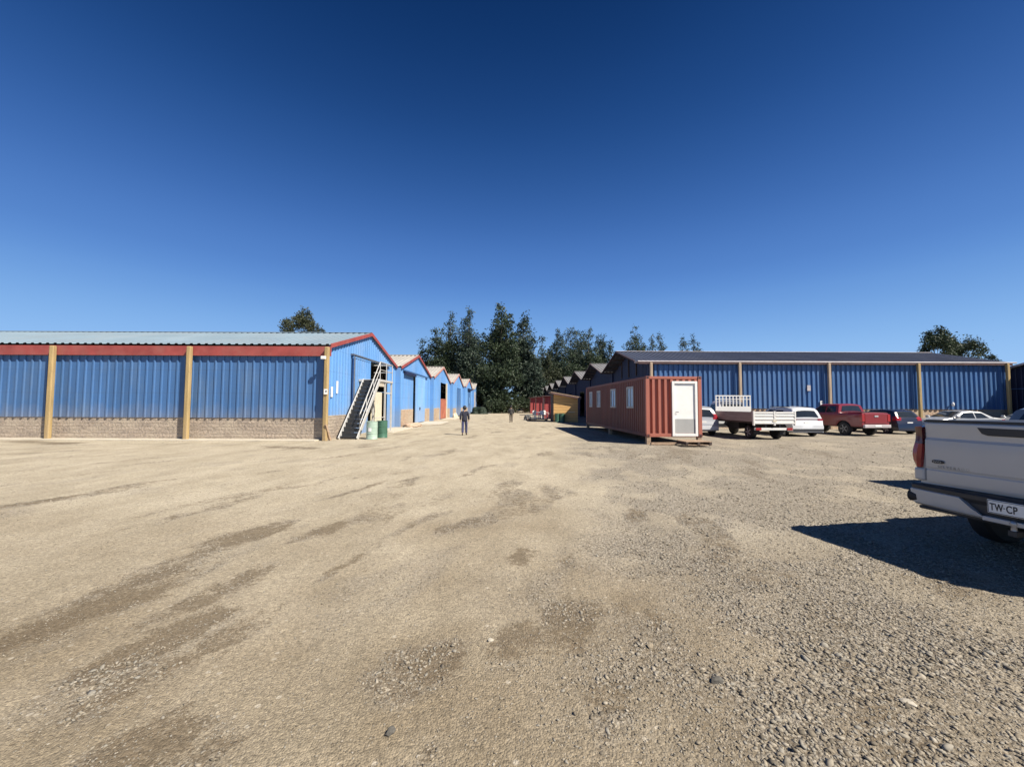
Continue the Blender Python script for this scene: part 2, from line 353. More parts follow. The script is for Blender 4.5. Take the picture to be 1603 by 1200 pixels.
class MB:
    """collects shapes, in the coordinates of the thing they belong to"""
    def __init__(s): s.v = []; s.f = []
    def add(s, vs, fs):
        o = len(s.v); s.v += [tuple(p) for p in vs]; s.f += [tuple(i + o for i in f) for f in fs]; return s
    def box(s, x0, x1, y0, y1, z0, z1):
        vs = [(x, y, z) for z in (z0, z1) for y in (y0, y1) for x in (x0, x1)]
        return s.add(vs, [(0, 2, 3, 1), (4, 5, 7, 6), (0, 1, 5, 4), (2, 6, 7, 3), (0, 4, 6, 2), (1, 3, 7, 5)])
    def beam(s, p, q, w, h, up=(0, 0, 1)):
        p = Vector(p); q = Vector(q); d = (q - p).normalized(); u = Vector(up)
        sd = d.cross(u)
        if sd.length < 1e-4: sd = d.cross(Vector((0, 1, 0)))
        sd.normalize(); u = sd.cross(d).normalized()
        vs = [c + sd * a * w / 2 + u * b * h / 2 for c in (p, q) for b in (-1, 1) for a in (-1, 1)]
        return s.add(vs, [(0, 1, 3, 2), (4, 6, 7, 5), (0, 4, 5, 1), (2, 3, 7, 6), (0, 2, 6, 4), (1, 5, 7, 3)])
    def tube(s, pts, rad, n=8, cap=True):
        pts = [Vector(p) for p in pts]
        if not isinstance(rad, (list, tuple)): rad = [rad] * len(pts)
        vs = []; fs = []
        for i, p in enumerate(pts):
            d = (pts[min(i + 1, len(pts) - 1)] - pts[max(i - 1, 0)]).normalized()
            a = d.cross(Vector((0, 0, 1)))
            if a.length < 1e-3: a = d.cross(Vector((0, 1, 0)))
            a.normalize(); b = d.cross(a)
            for k in range(n):
                t = 2 * PI * k / n
                vs.append(p + (a * math.cos(t) + b * math.sin(t)) * rad[i])
        for i in range(len(pts) - 1):
            for k in range(n):
                k2 = (k + 1) % n
                fs.append((i * n + k, i * n + k2, (i + 1) * n + k2, (i + 1) * n + k))
        if cap:
            fs.append(tuple(range(n))); fs.append(tuple(range((len(pts) - 1) * n, len(pts) * n)))
        return s.add(vs, fs)
    def lathe(s, prof, c=(0, 0, 0), axis='Z', n=24):
        vs = []; fs = []
        for r, h in prof:
            for k in range(n):
                t = 2 * PI * k / n; a, b = r * math.cos(t), r * math.sin(t)
                p = {'Z': (a, b, h), 'Y': (a, h, b), 'X': (h, a, b)}[axis]
                vs.append((p[0] + c[0], p[1] + c[1], p[2] + c[2]))
        for i in range(len(prof) - 1):
            for k in range(n):
                k2 = (k + 1) % n
                fs.append((i * n + k, i * n + k2, (i + 1) * n + k2, (i + 1) * n + k))
        fs.append(tuple(range(n))); fs.append(tuple(range((len(prof) - 1) * n, len(prof) * n)))
        return s.add(vs, fs)
    def prism(s, poly, axis, a, b):
        """poly: 2-D outline in the plane across AXIS, from a to b along it"""
        def p3(u, w, t): return {'X': (t, u, w), 'Y': (u, t, w), 'Z': (u, w, t)}[axis]
        n = len(poly)
        vs = [p3(u, w, a) for u, w in poly] + [p3(u, w, b) for u, w in poly]
        fs = [tuple(range(n)), tuple(range(n, 2 * n))] + [(i, (i + 1) % n, n + (i + 1) % n, n + i) for i in range(n)]
        return s.add(vs, fs)
    def grid(s, rows):
        """rows of points, equal length"""
        m = len(rows[0]); vs = [p for r in rows for p in r]
        fs = [(i * m + j, i * m + j + 1, (i + 1) * m + j + 1, (i + 1) * m + j) for i in range(len(rows) - 1) for j in range(m - 1)]
        return s.add(vs, fs)
    def build(s, name, mat, parent=None, smooth=None, bevel=0, loc=(0, 0, 0), fix=True):
        me = bpy.data.meshes.new(name); me.from_pydata(s.v, [], s.f)
        if fix:
            import bmesh
            bm = bmesh.new(); bm.from_mesh(me); bmesh.ops.recalc_face_normals(bm, faces=bm.faces); bm.to_mesh(me); bm.free()
        if smooth is not None:
            me.polygons.foreach_set('use_smooth', [True] * len(me.polygons)); me.set_sharp_from_angle(angle=R(smooth))
        o = link_mesh(name, me, mat, parent, loc)
        if bevel:
            b = o.modifiers.new('b', 'BEVEL'); b.width = bevel; b.segments = 2; b.limit_method = 'ANGLE'; b.angle_limit = R(40)
        return o

def kids(o): return [c for c in list(o.children)]
def copy_tree(o, parent=None):
    c = o.copy(); COL.objects.link(c)
    if parent is not None: c.parent = parent
    for ch in kids(o): copy_tree(ch, c)
    return c

def trapezoid(a, b, pitch=.36, depth=.06, top=.45, slope=.09):
    """(position, offset) along a corrugated sheet from a to b"""
    pts = []; n = max(1, round((b - a) / pitch)); p = (b - a) / n
    for i in range(n):
        s0 = a + i * p
        pts += [(s0, 0), (s0 + p * (1 - top - 2 * slope), 0), (s0 + p * (1 - top - slope), depth), (s0 + p * (1 - slope), depth)]
    pts.append((b, 0))
    return pts

# ------------------------------------------------------------------ ground
def build_ground():
    def axis(lo, hi, step, far_lo, far_hi, growth):
        mid = list(np.arange(lo, hi + step / 2, step)); out = mid[:]
        s = step; v = mid[-1]
        while v < far_hi: s *= growth; v += s; out.append(v)
        s = step; v = mid[0]; pre = []
        while v > far_lo: s *= growth; v -= s; pre.append(v)
        return np.array(pre[::-1] + out)
    xs = axis(-8.5, 8.5, .045, -900, 900, 1.06); ys = axis(1.2, 10.5, .045, -60, 1500, 1.045)
    X, Y = np.meshgrid(xs, ys)
    Z = gh(X, Y); Z = np.where(Y > 150, -.01, Z)
    damp, grav = ground_fields(X, Y)
    nx, ny = len(xs), len(ys)
    co = np.stack([X, Y, Z], -1).reshape(-1, 3)
    idx = np.arange(nx * ny).reshape(ny, nx)
    q = np.stack([idx[:-1, :-1], idx[:-1, 1:], idx[1:, 1:], idx[1:, :-1]], -1).reshape(-1, 4)
    me = bpy.data.meshes.new('ground')
    me.vertices.add(len(co)); me.vertices.foreach_set('co', co.ravel())
    me.loops.add(q.size); me.loops.foreach_set('vertex_index', q.ravel().astype(np.int32))
    me.polygons.add(len(q)); me.polygons.foreach_set('loop_start', np.arange(0, q.size, 4, dtype=np.int32))
    me.update(calc_edges=True)
    me.polygons.foreach_set('use_smooth', np.ones(len(q), bool))
    brown = sstep(8.5, 2.2, Y + (fbm(X * .5, Y * .5, 4) - .5) * 6) * (.6 + .8 * (fbm(X * 1.7 + 31, Y * 1.7, 4) - .2))  # browner earth up close, also darkened for vignette and shade between stones
    for nm, arr in (('damp', damp), ('gravel', grav), ('brown', np.clip(brown, 0, 1))):
        a = me.attributes.new(nm, 'FLOAT', 'POINT'); a.data.foreach_set('value', arr.ravel().astype(np.float32))
    o = link_mesh('ground', me, MT['ground'])
    tag(o, 'dusty tan yard of packed earth and loose gravel', 'ground', kind='structure')
build_ground()

def stone_protos(n):
    out = []
    import bmesh
    for i in range(n):
        bm = bmesh.new(); bmesh.ops.create_icosphere(bm, subdivisions=1, radius=1)
        for v in bm.verts:
            v.co *= random.uniform(.62, 1.12)
        for _ in range(4):   # chip flat facets
            nrm = Vector((random.gauss(0, 1), random.gauss(0, 1), random.gauss(0, 1))).normalized(); k = random.uniform(.32, .65)
            for v in bm.verts:
                d = v.co.dot(nrm)
                if d > k: v.co -= nrm * (d - k)
        bm.verts.ensure_lookup_table()
        out.append((np.array([v.co[:] for v in bm.verts]), np.array([[v.index for v in f.verts] for f in bm.faces])))
        bm.free()
    return out

def build_gravel():
    P = stone_protos(14)
    pts = []
    # candidates in the yard, thinning with distance
    for y0 in np.arange(1.3, 20.0, .35):
        y1 = y0 + .35; dens = 3500 / (1 + ((y0 + .17) / 3.7) ** 3.3)
        w = 1.32 * y1 + .5
        n = int(dens * 2 * w * (y1 - y0))
        x = rng.uniform(-w, w, n); y = rng.uniform(y0, y1, n)
        keep = np.abs(x) < 1.32 * y + .5
        x, y = x[keep], y[keep]
        dmp, g = ground_fields(x, y)
        p = .42 + .6 * g ** 1.3 + .12 * dmp
        k = rng.random(len(x)) < p
        x, y, g = x[k], y[k], g[k]
        base = .0080 + .0006 * (y0 - 1.3)
        s = base * np.exp(np.clip(rng.normal(0, .38, len(x)), -1, .95)) * (.44 + (.52 + .28 * (y0 < 2.9)) * g)
        pts.append(np.stack([x, y, s], 1))
    pts = np.concatenate(pts)
    n = len(pts); which = rng.integers(0, len(P), n)
    z = gh(pts[:, 0], pts[:, 1])
    V = []; F = []; off = 0
    for pi, (pv, pf) in enumerate(P):
        sel = np.where(which == pi)[0]; m = len(sel)
        sc = pts[sel, 2][:, None] * np.stack([rng.uniform(.9, 1.9, m), rng.uniform(.8, 1.25, m), rng.uniform(.35, .7, m)], 1)
        a = rng.uniform(0, 2 * PI, m); tl = rng.normal(0, .3, m)
        v = pv[None] * sc[:, None, :]
        ct, st = np.cos(tl)[:, None], np.sin(tl)[:, None]
        vx = v[..., 0] * ct + v[..., 2] * st; vz = -v[..., 0] * st + v[..., 2] * ct
        ca, sa = np.cos(a)[:, None], np.sin(a)[:, None]
        x = vx * ca - v[..., 1] * sa + pts[sel, 0][:, None]; y = vx * sa + v[..., 1] * ca + pts[sel, 1][:, None]
        zz = vz + (z[sel] + sc[:, 2] * .25)[:, None]
        V.append(np.stack([x, y, zz], -1).reshape(-1, 3))
        F.append((pf[None] + (np.arange(m) * len(pv))[:, None, None] + off).reshape(-1, 3)); off += m * len(pv)
    V = np.concatenate(V); F = np.concatenate(F)
    me = bpy.data.meshes.new('gravel')
    me.vertices.add(len(V)); me.vertices.foreach_set('co', V.ravel())
    me.loops.add(F.size); me.loops.foreach_set('vertex_index', F.ravel().astype(np.int32))
    me.polygons.add(len(F)); me.polygons.foreach_set('loop_start', np.arange(0, F.size, 3, dtype=np.int32))
    me.update(calc_edges=True)
    o = link_mesh('gravel', me, MT['stones'])
    tag(o, 'loose grey and tan crushed stones over the yard', 'gravel', kind='stuff')
    print('stones', n)
build_gravel()

def rock(px, py, size, label, flat=.6, rz=0, mat='rock_dark'):
    import bmesh
    x, y = gnd(px, py)
    bm = bmesh.new(); bmesh.ops.create_icosphere(bm, subdivisions=2, radius=1)
    sd = random.random() * 50
    for v in bm.verts:
        v.co *= 1 + .45 * mnoise.noise(v.co * 1.1 + Vector((sd, 0, 0))) + .12 * mnoise.noise(v.co * 3 + Vector((sd, 3, 0)))
        v.co = Vector((v.co.x * size * 1.5, v.co.y * size, v.co.z * size * flat))
    me = bpy.data.meshes.new('rock'); bm.to_mesh(me); bm.free()
    o = link_mesh('rock', me, MT[mat], None, (x, y, ghs(x, y) + size * flat * .45)); o.rotation_euler = (0, 0, rz)
    tag(o, label, 'rock', 'loose rocks on the yard')
rock(1122, 1066, .028, 'dark grey fist sized rock lying alone on bare dirt near the gravel edge', .7, .3)
rock(1421, 1099, .030, 'pale elongated flat rock on the dense gravel below the white pickup', .45, -.5, 'rock_pale')
rock(612, 1144, .020, 'small dark upright rock at the bottom edge of the yard', .9, 1.0)
rock(768, 1002, .016, 'small whitish rock on the damp dirt patch', .8, .2, 'rock_pale')
rock(1018, 1012, .02, 'rounded tan rock at the edge of the damp patch', .7, 1.2, 'rock_tan')

# ------------------------------------------------------------------ sheds
def along_slope(y, yc, half, ze, zr):
    return zr - (zr - ze) * abs(y - yc) / half

def shed(cfg):
    """a long shed with its ridge along X; one gable end at x=xf looks onto the lane"""
    xf, xb, y0, y1, ze, zr, sgn = cfg['xf'], cfg['xb'], cfg['y0'], cfg['y1'], cfg['ze'], cfg['zr'], cfg['sgn']
    yc = (y0 + y1) / 2; half = (y1 - y0) / 2
    root = empty('warehouse_shed', (xf, yc, 0), 0, cfg['label'], 'shed', cfg['group'])
    X = lambda x: x - xf
    Yl = lambda y: y - yc
    zl = lambda y: along_slope(y, yc, half, ze, zr)
    # gable sheet
    g = MB(); rows = []
    ops = cfg.get('open', []); bases = cfg.get('bases', [])
    prof = trapezoid(y0 + .02, y1 - .02, .36, .05)
    extra = sorted({v for o in ops for v in (y0 + o[0], y0 + o[1])} | {v for b_ in bases for v in (y0 + b_[0], y0 + b_[1])} | {yc})
    ps = dict(prof)
    def off(y):
        for (a, oa), (b, ob) in zip(prof, prof[1:]):
            if a <= y <= b: return oa + (ob - oa) * (y - a) / max(1e-6, b - a)
        return 0
    ysx = sorted(set([p for p, _ in prof] + [e for e in extra if y0 + .02 < e < y1 - .02]))
    for a, b in zip(ysx, ysx[1:]):
        mid = (a + b) / 2; zb = -.05
        for b0, b1, bz in bases:
            if y0 + b0 < mid < y0 + b1: zb = bz - .03
        for o0, o1, oz in ops:
            if y0 + o0 < mid < y0 + o1: zb = oz
        xa, xb_ = sgn * off(a), sgn * off(b)
        g.add([(xa, Yl(a), zb), (xb_, Yl(b), zb), (xb_, Yl(b), zl(b) - .03), (xa, Yl(a), zl(a) - .03)], [(0, 1, 2, 3)])
    g.build('gable_wall', cfg['gmat'], root, fix=False)
    for b0, b1, bz in bases:
        MB().box(-.18 * sgn - .03, .05 * sgn + .03, Yl(y0 + b0), Yl(y0 + b1), -.3, bz).build('wall_base', cfg['bmat'], root, bevel=.015)
    if not cfg.get('nocorner'): MB().box(-.5 if sgn > 0 else -.06, .06 if sgn > 0 else .5, Yl(y0) - .012, Yl(y0) + .16, -.2, zl(y0) - .03).build('corner_post', cfg['gmat'], root)
    # roof slopes: corrugated sheets from eave to ridge
    xe = xf + sgn * cfg.get('over', .12)
    lo, hi = min(xe, xb), max(xe, xb)
    for side, ye in ((-1, y0 - cfg.get('eave', .0) * 1), (1, y1)):
        r = MB(); pr = trapezoid(lo, hi, .36, .05, .3, .1)
        zee = zl(y0) if side > 0 else ze - (zr - ze) * (y0 - ye) / half
        r.grid([[(X(x), Yl(ye), zee + o + .06) for x, o in pr], [(X(x), 0, zr + o + .06) for x, o in pr]])
        o = r.build('roof', cfg['rmat'] if side < 0 else cfg.get('rmat2', cfg['rmat']), root, fix=False)
    c = MB(); sl = (zr - ze) / half
    for s in (-1, 1):
        c.add([(X(lo), 0, zr + .135), (X(hi), 0, zr + .135), (X(hi), s * .28, zr + .135 - .28 * sl), (X(lo), s * .28, zr + .135 - .28 * sl)], [(0, 1, 2, 3)])
    c.build('ridge_cap', cfg.get('capmat', cfg['rmat']), root, fix=False)
    # barge boards on the gable edge
    if cfg.get('barge'):
        t, h = .05, cfg.get('bh', .24)
        for s in (-1, 1):
            b = MB(); x0 = X(xe) - (0 if sgn > 0 else t); ye = half * .995
            za, zb = zr + .10, zl(y0) + .10
            poly = [(0, za), (s * ye, zb), (s * ye, zb - h), (0, za - h)]
            b.prism(poly, 'X', x0 + (.003 if s > 0 else 0), x0 + t + (.003 if s > 0 else 0)); b.build('barge_board', cfg['barge'], root)
    # back gable, plain
    MB().add([(X(xb), Yl(y0), -.2), (X(xb), Yl(y1), -.2), (X(xb), Yl(y1), ze), (X(xb), 0, zr), (X(xb), Yl(y0), ze)], [(0, 1, 2, 3, 4)]).build('back_wall', cfg['wmat'], root, fix=False)
    return root, X, Yl

def corr_wall(root, x0, x1, yloc, z0, z1, mat, depth, X, pitch=.36, top=.45, slope=.09):
    pr = trapezoid(x0, x1, pitch, depth, top, slope)
    w = MB().grid([[(X(x), yloc - o, z0) for x, o in pr], [(X(x), yloc - o, z1) for x, o in pr]])
    return w.build('wall', mat, root, fix=False)

LG = 'blue sheds in the row with the stair'
LW = 11.4
llabel = [
    'nearest blue shed with red fascia, timber posts and a steel stair on its gable',
    'blue gabled shed behind the stair with a wide closed pale blue sliding door',
    'blue gabled shed with a half open doorway closed below by a rusty red panel',
    'blue gabled shed with pinkish roof edge just past the rusty red doorway',
    'blue gabled shed with a white patch on its door, behind the walking man in navy',
    'small looking blue gabled shed with a tall black doorway slit',
    'last and greyest blue shed of its row, half hidden by the tall trees']
lopen = [[(5.6, 9.4, 4.35)], [(4.15, 8.2, 4.25)], [(4.4, 8.1, 4.2)], [(4.6, 8.0, 4.0)], [(4.6, 8.0, 4.0)], [(.5, 1.9, 3.7), (5.2, 8.0, 3.8)], [(4.6, 8.0, 3.8)]]
lbase = [[(.05, 3.0, 1.15)], [(.45, 4.1, 1.3), (8.3, 11.1, 1.3)], [(.5, 3.6, 1.3), (9.2, 11.2, 1.2)], [(.5, 3.4, 1.2), (8.8, 11.0, 1.2)], [(.5, 3.4, 1.2)], [(2.6, 4.4, 1.2)], [(.4, 3.0, 1.2)]]
lsheds = []
for k in range(7):
    fade = k >= 2
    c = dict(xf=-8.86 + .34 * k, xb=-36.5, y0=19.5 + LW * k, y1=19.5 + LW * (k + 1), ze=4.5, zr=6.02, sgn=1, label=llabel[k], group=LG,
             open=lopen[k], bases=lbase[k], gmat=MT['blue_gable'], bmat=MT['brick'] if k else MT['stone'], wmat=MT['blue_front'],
             rmat=MT['zinc'] if k == 0 else MT['zinc_white'], barge=MT['red'] if k < 2 else (MT['red_faded'] if k < 5 else MT['pale_trim']),
             nocorner=(k == 0), over=.14, eave=.12 if k == 0 else 0, bh=.20)
    lsheds.append(shed(c))

# the nearest shed's long wall
root, X, Yl = lsheds[0]
yl = Yl(19.5)
LPX = [-8.74, -15.24, -21.7, -28.2, -34.7]
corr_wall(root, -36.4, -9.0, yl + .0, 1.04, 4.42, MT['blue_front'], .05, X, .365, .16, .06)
MB().box(X(-36.45), X(-8.95), yl + .03, yl + .28, -.3, 1.13).build('wall_base', MT['stone'], root, bevel=.02)
MB().box(X(-36.4), X(-9.05), yl - .62, yl + .02, -.2, .045).build('footing', MT['concrete'], root, bevel=.015)
MB().box(X(-36.4), X(-8.62), yl - .16, yl - .085, 3.98, 4.44).build('fascia', MT['red'], root, bevel=.008)
for i, px in enumerate(LPX):
    w = MB(); zt = 4.40
    w.prism([(-.10, -.09), (.10, -.09), (.10, .09), (-.10, .09)], 'Z', -.3, zt)
    p = w.build('post', MT['post'] if i < 1 else MT['post'], root, bevel=.035, loc=(X(px), yl - .28, 0)); p.rotation_euler = (0, 0, .1 * (i % 3 - 1))
# door leaf slid open beside the doorway, with its rail
def door_leaf(root, X, Yl, xp, ya, yb, z0, z1, mat, proud=.14, frame=True):
    pr = trapezoid(ya, yb, .33, .022)
    x = X(xp) + proud
    d = MB().grid([[(x + o, Yl(y), z0) for y, o in pr], [(x + o, Yl(y), z1) for y, o in pr]])
    d = d.build('sliding_door', mat, root, fix=False)
    if frame:
        f = MB()
        for (a, b, c, e) in ((ya, ya + .08, z0, z1), (yb - .08, yb, z0, z1)):
            f.box(x - .03, x + .035, Yl(a), Yl(b), c, e)
        f.box(x - .03, x + .035, Yl(ya + .08), Yl(yb - .08), z1 - .09, z1); f.box(x - .03, x + .035, Yl(ya + .08), Yl(yb - .08), z0, z0 + .09)
        f.build('door_frame', mat, d)
    return d
s0 = lsheds[0]
door_leaf(*s0, -8.86, 22.35, 25.05, 1.2, 4.34, MT['blue_gable'])
MB().box(X(-8.86) + .06, X(-8.86) + .2, Yl(22.2), Yl(29.2), 4.38, 4.46).build('door_rail', MT['alloy'], root)
MB().tube([(X(-8.86) + .24, Yl(22.3), .3), (X(-8.86) + .24, Yl(22.3), 4.3)], .045).build('drain_pipe', MT['alloy'], root, smooth=40)
# mezzanine edge and cream panel in the doorway
MB().box(X(-10.6), X(-8.95), Yl(25.1), Yl(28.9), 2.92, 3.12).build('mezzanine_slab', MT['concrete'], root)
MB().box(X(-8.93), X(-8.85), Yl(25.85), Yl(27.85), .05, 2.5).build('entrance_panel', MT['cream'], root, bevel=.01)
root, X, Yl = lsheds[1]
y = 19.5 + LW
door_leaf(root, X, Yl, -8.52, y + 4.6, y + 8.35, .1, 4.25, MT['blue_door'])
MB().box(X(-8.52) + .05, X(-8.52) + .2, Yl(y + .8), Yl(y + 9.8), 4.3, 4.4).build('door_rail', MT['blue_front'], root)
MB().box(X(-8.52) + .04, X(-8.52) + .28, Yl(y + 1.0), Yl(y + 4.3), 4.05, 4.28).build('door_hood', MT['blue_shade'], root)
MB().box(X(-8.52) + .17, X(-8.52) + .21, Yl(y + 6.1), Yl(y + 6.35), 1.2, 1.45).build('door_latch', MT['dark_steel'], root)
root, X, Yl = lsheds[2]; y += LW
door_leaf(root, X, Yl, -8.18, y + 4.4, y + 8.1, .05, 2.35, MT['rust'], .03)
MB().box(X(-8.18) + .02, X(-8.18) + .16, Yl(y + 8.1), Yl(y + 8.5), 0, 4.3).build('door_jamb', MT['cream'], root)
root, X, Yl = lsheds[3]; y += LW
door_leaf(root, X, Yl, -7.84, y + 4.4, y + 8.2, .1, 4.05, MT['blue_front'], .06)
root, X, Yl = lsheds[4]; y += LW
dl = door_leaf(root, X, Yl, -7.5, y + 4.4, y + 8.2, .1, 4.05, MT['blue_front'], .06)
MB().box(X(-7.5) + .10, X(-7.5) + .13, Yl(y + 5.6), Yl(y + 6.4), 1.9, 2.9).build('patch', MT['blue_door'], dl)
MB().box(X(-7.5) + .04, X(-7.5) + .3, Yl(y + 3.4), Yl(y + 8.4), 4.1, 4.4).build('door_hood', MT['blue_shade'], root)
root, X, Yl = lsheds[5]; y += LW
door_leaf(root, X, Yl, -7.16, y + 5.0, y + 8.2, .1, 3.85, MT['grey_panel'], .06)
MB().box(X(-7.16) + .04, X(-7.16) + .16, Yl(y + .15), Yl(y + .5), 0, 4.1).build('door_jamb', MT['pale_trim'], root)
MB().box(X(-7.16) + .04, X(-7.16) + .16, Yl(y + 1.9), Yl(y + 2.3), 0, 4.1).build('door_jamb', MT['pale_trim'], root)
root, X, Yl = lsheds[6]; y += LW
door_leaf(root, X, Yl, -6.82, y + 4.4, y + 8.2, .1, 3.85, MT['grey_panel'], .06)
MB().box(X(-36.4), X(-6.9), Yl(y + LW) - .06, Yl(y + LW), -.2, 4.5).build('rear_wall', MT['blue_front'], root)

# the other row, its gables in shade
RG = 'dark gabled sheds in the row behind the container'
RW = 11.2
rlabel = [
    'long blue corrugated shed with dark roof behind the parked vehicles and the red container',
    'shaded gabled shed just past the deep overhanging roof, behind the container windows',
    'shaded blue gabled shed rising behind the yellow hut roof',
    'shaded gabled shed with a pale roof triangle, next beyond the one over the yellow hut',
    'shaded gabled shed in mid row above the crimson huts',
    'distant dark gabled shed with small pale roof triangle, third from the row end',
    'distant dark gabled shed, second from the far end of its row',
    'farthest dark gabled shed ending the row by the pale gap in the trees']
rsheds = []
for k in range(8):
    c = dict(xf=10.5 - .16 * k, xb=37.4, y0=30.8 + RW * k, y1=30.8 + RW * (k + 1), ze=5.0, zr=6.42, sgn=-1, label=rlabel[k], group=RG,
             gmat=MT['blue_shade'], bmat=MT['stone'], wmat=MT['blue_shade'], rmat=MT['roof_dark'] if k == 0 else MT['roof_grey'], rmat2=MT['roof_dark'],  # far slopes take the dark sheet to deepen the shade of their undersides
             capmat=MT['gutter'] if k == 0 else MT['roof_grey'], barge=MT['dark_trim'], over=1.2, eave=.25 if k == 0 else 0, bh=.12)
    if k: c['open'] = [(4, 8, 3.6)]
    rsheds.append(shed(c))
for k in range(3):
    root, X, Yl = rsheds[k]; xf = 10.5 - .16 * k; y0 = 30.8 + RW * k; yc = y0 + RW / 2
    for s in (-1, 1):
        for j in range(5):
            t = .08 + j * .21
            yy = yc + s * t * RW / 2; zz = 6.42 - (1.42) * t - .06
            MB().box(X(xf - 1.15), X(xf + .3), Yl(yy) - .05, Yl(yy) + .05, zz - .12, zz).build('purlin', MT['timber_dark'], root)
    if k == 0:
        for q in (.3, .5, .7):
            yy = y0 + RW * q
            MB().box(X(xf) - .14, X(xf) - .045, Yl(yy) - .06, Yl(yy) + .06, 4.2, along_slope(yy, yc, RW / 2, 5.0, 6.42) - .1).build('truss_strut', MT['timber_dark'], root)
        MB().beam((X(xf - .3), Yl(y0) - .05, 4.85), (X(xf - 1.25), Yl(y0) - .05, 4.95), .1, .12).build('bracket', MT['pale_trim'], root)
root, X, Yl = rsheds[0]
yl = Yl(30.8)
RPX = [10.40, 17.02, 23.70, 30.40, 37.05]
corr_wall(root, 10.55, 37.3, yl, 1.50, 4.84, MT['blue_front'], .08, X, .37, .42, .07)
MB().box(X(10.5), X(37.35), yl + .03, yl + .28, -.3, 1.54).build('wall_base', MT['brick'], root, bevel=.02)
MB().box(X(9.5), X(37.6), yl - .22, yl - .15, 4.80, 4.98).build('fascia', MT['dark_trim'], root)
MB().tube([(X(9.4), yl - .36, 4.99), (X(37.7), yl - .36, 4.99)], .055).build('gutter', MT['gutter'], root, smooth=50)
for i, px in enumerate(RPX):
    w = MB().prism([(-.10, -.09), (.10, -.09), (.10, .09), (-.10, .09)], 'Z', -.3, 4.92)
    w.build('post', MT['post'] if i > 2 else MT['post_grey'], root, bevel=.035, loc=(X(px), yl - .33, 0))
root7, X7, Yl7 = rsheds[7]
MB().box(X7(9.5), X7(37.3), Yl7(30.8 + RW * 8) - .06, Yl7(30.8 + RW * 8), -.2, 5.0).build('rear_wall', MT['blue_shade'], root7)
# shed seen end-on at the picture edge
c = dict(xf=38.7, xb=60, y0=19.0, y1=31.9, ze=4.55, zr=6.1, sgn=-1, label='blue shed whose shaded end wall stands past the last post of the long blue shed', group=None,
         gmat=MT['blue_shade'], bmat=MT['stone'], wmat=MT['blue_shade'], rmat=MT['roof_grey'], barge=MT['pale_trim'], over=.5, bh=.14)
rt, Xe, Ye = shed(c)
MB().box(Xe(38.75), Xe(60), Ye(19.0), Ye(19.06), -.2, 4.5).build('wall', MT['blue_shade'], rt)
MB().box(Xe(38.75), Xe(60), Ye(31.84), Ye(31.9), -.2, 4.5).build('wall', MT['blue_shade'], rt)
MB().box(Xe(38.6), Xe(38.66), Ye(19.2), Ye(31.6), 3.05, 3.12).build('rail', MT['blue_front'], rt)

# signs and small fittings on walls and posts
def wall_sign(x, y, z, w, h, label, mat='white', mark=True, axis='Y', ang=0):
    r = empty('wall_sign', (x, y, z), ang, label, 'sign', 'small white signs on the shed walls')
    MB().box(-w / 2, w / 2, -.012, .012, -h / 2, h / 2).build('plate', MT[mat], r, bevel=.004)
    if mark:
        MB().lathe([(.001, -.018), (w * .22, -.018), (w * .22, -.0125), (.001, -.0125)], (w * .12, 0, h * .08), 'Y', 14).build('mark', MT['ink'], r)
    return r
wall_sign(-8.70, 19.09, 2.28, .17, .25, 'small white sign with a dark mark on the corner timber post by the stair')
wall_sign(22.3, 30.68, 3.05, .26, .42, 'pale rectangular notice high on the corrugated wall above the white car', 'gutter', False)
wall_sign(23.2, 30.66, 1.95, .2, .3, 'little white notice low on the blue wall just above the red pickup cab', 'white', True)
def notice(y, z, h, label):
    o = MB().box(-.006, .006, -.1, .1, -h / 2, h / 2).build('notice', MT['white'], None, loc=(-8.79, y, z)); tag(o, label, 'notice', 'paper notices on the gable')
notice(19.95, 2.3, .5, 'torn white notice on the nearest gable, nearer the timber post and lower of two')
notice(20.55, 2.55, .62, 'taller narrow white notice on the nearest gable, farther from the timber post')
r = empty('wall_lamp', (32.9, 30.6, 1.85), 0, 'small bright white lamp low on the blue wall behind the silver sedan', 'lamp')
MB().box(-.03, .03, -.02, .1, -.04, .04).build('bracket', MT['dark_steel'], r)
MB().lathe([(.02, .18), (.075, .12), (.085, 0), (.06, -.1), (.02, -.13)], (0, -.08, 0), 'Z', 14).build('lamp_shade', MT['white'], r, smooth=50)
r = empty('flood_lamp', (-8.80, 19.08, 3.85), 0, 'white flood lamp bracketed near the top of the corner timber post', 'lamp')
MB().box(-.11, .11, -.16, -.04, -.06, .09).build('lamp_head', MT['white'], r, bevel=.02)
MB().tube([(0, -.04, 0), (0, .04, .0), (0, .05, -.08)], .018).build('bracket', MT['dark_steel'], r)
MB().beam((-8.66, 19.1, .75), (-8.55, 19.35, 0), .1, .08).build('prop', MT['timber'], None)
tag(bpy.data.objects['prop'], 'short pale timber prop leaning at the foot of the corner post', 'prop'); bpy.data.objects['prop'].name = 'timber_prop'
for k, (a, b, c_, d_) in enumerate(((-8.4, -6.2, 34.6, 40.2), (-8.0, -6.5, 46.3, 51.5), (-8.6, -7.1, 24.6, 29.6))):
    o = MB().box(a, b, c_, d_, -.2, .05).build('concrete_apron', MT['concrete'], None, bevel=.02)
    tag(o, ['pale concrete apron before the wide pale blue sliding door', 'pale concrete apron before the rusty red panel', 'pale concrete apron under the stair platform'][k], 'apron', None, 'structure')

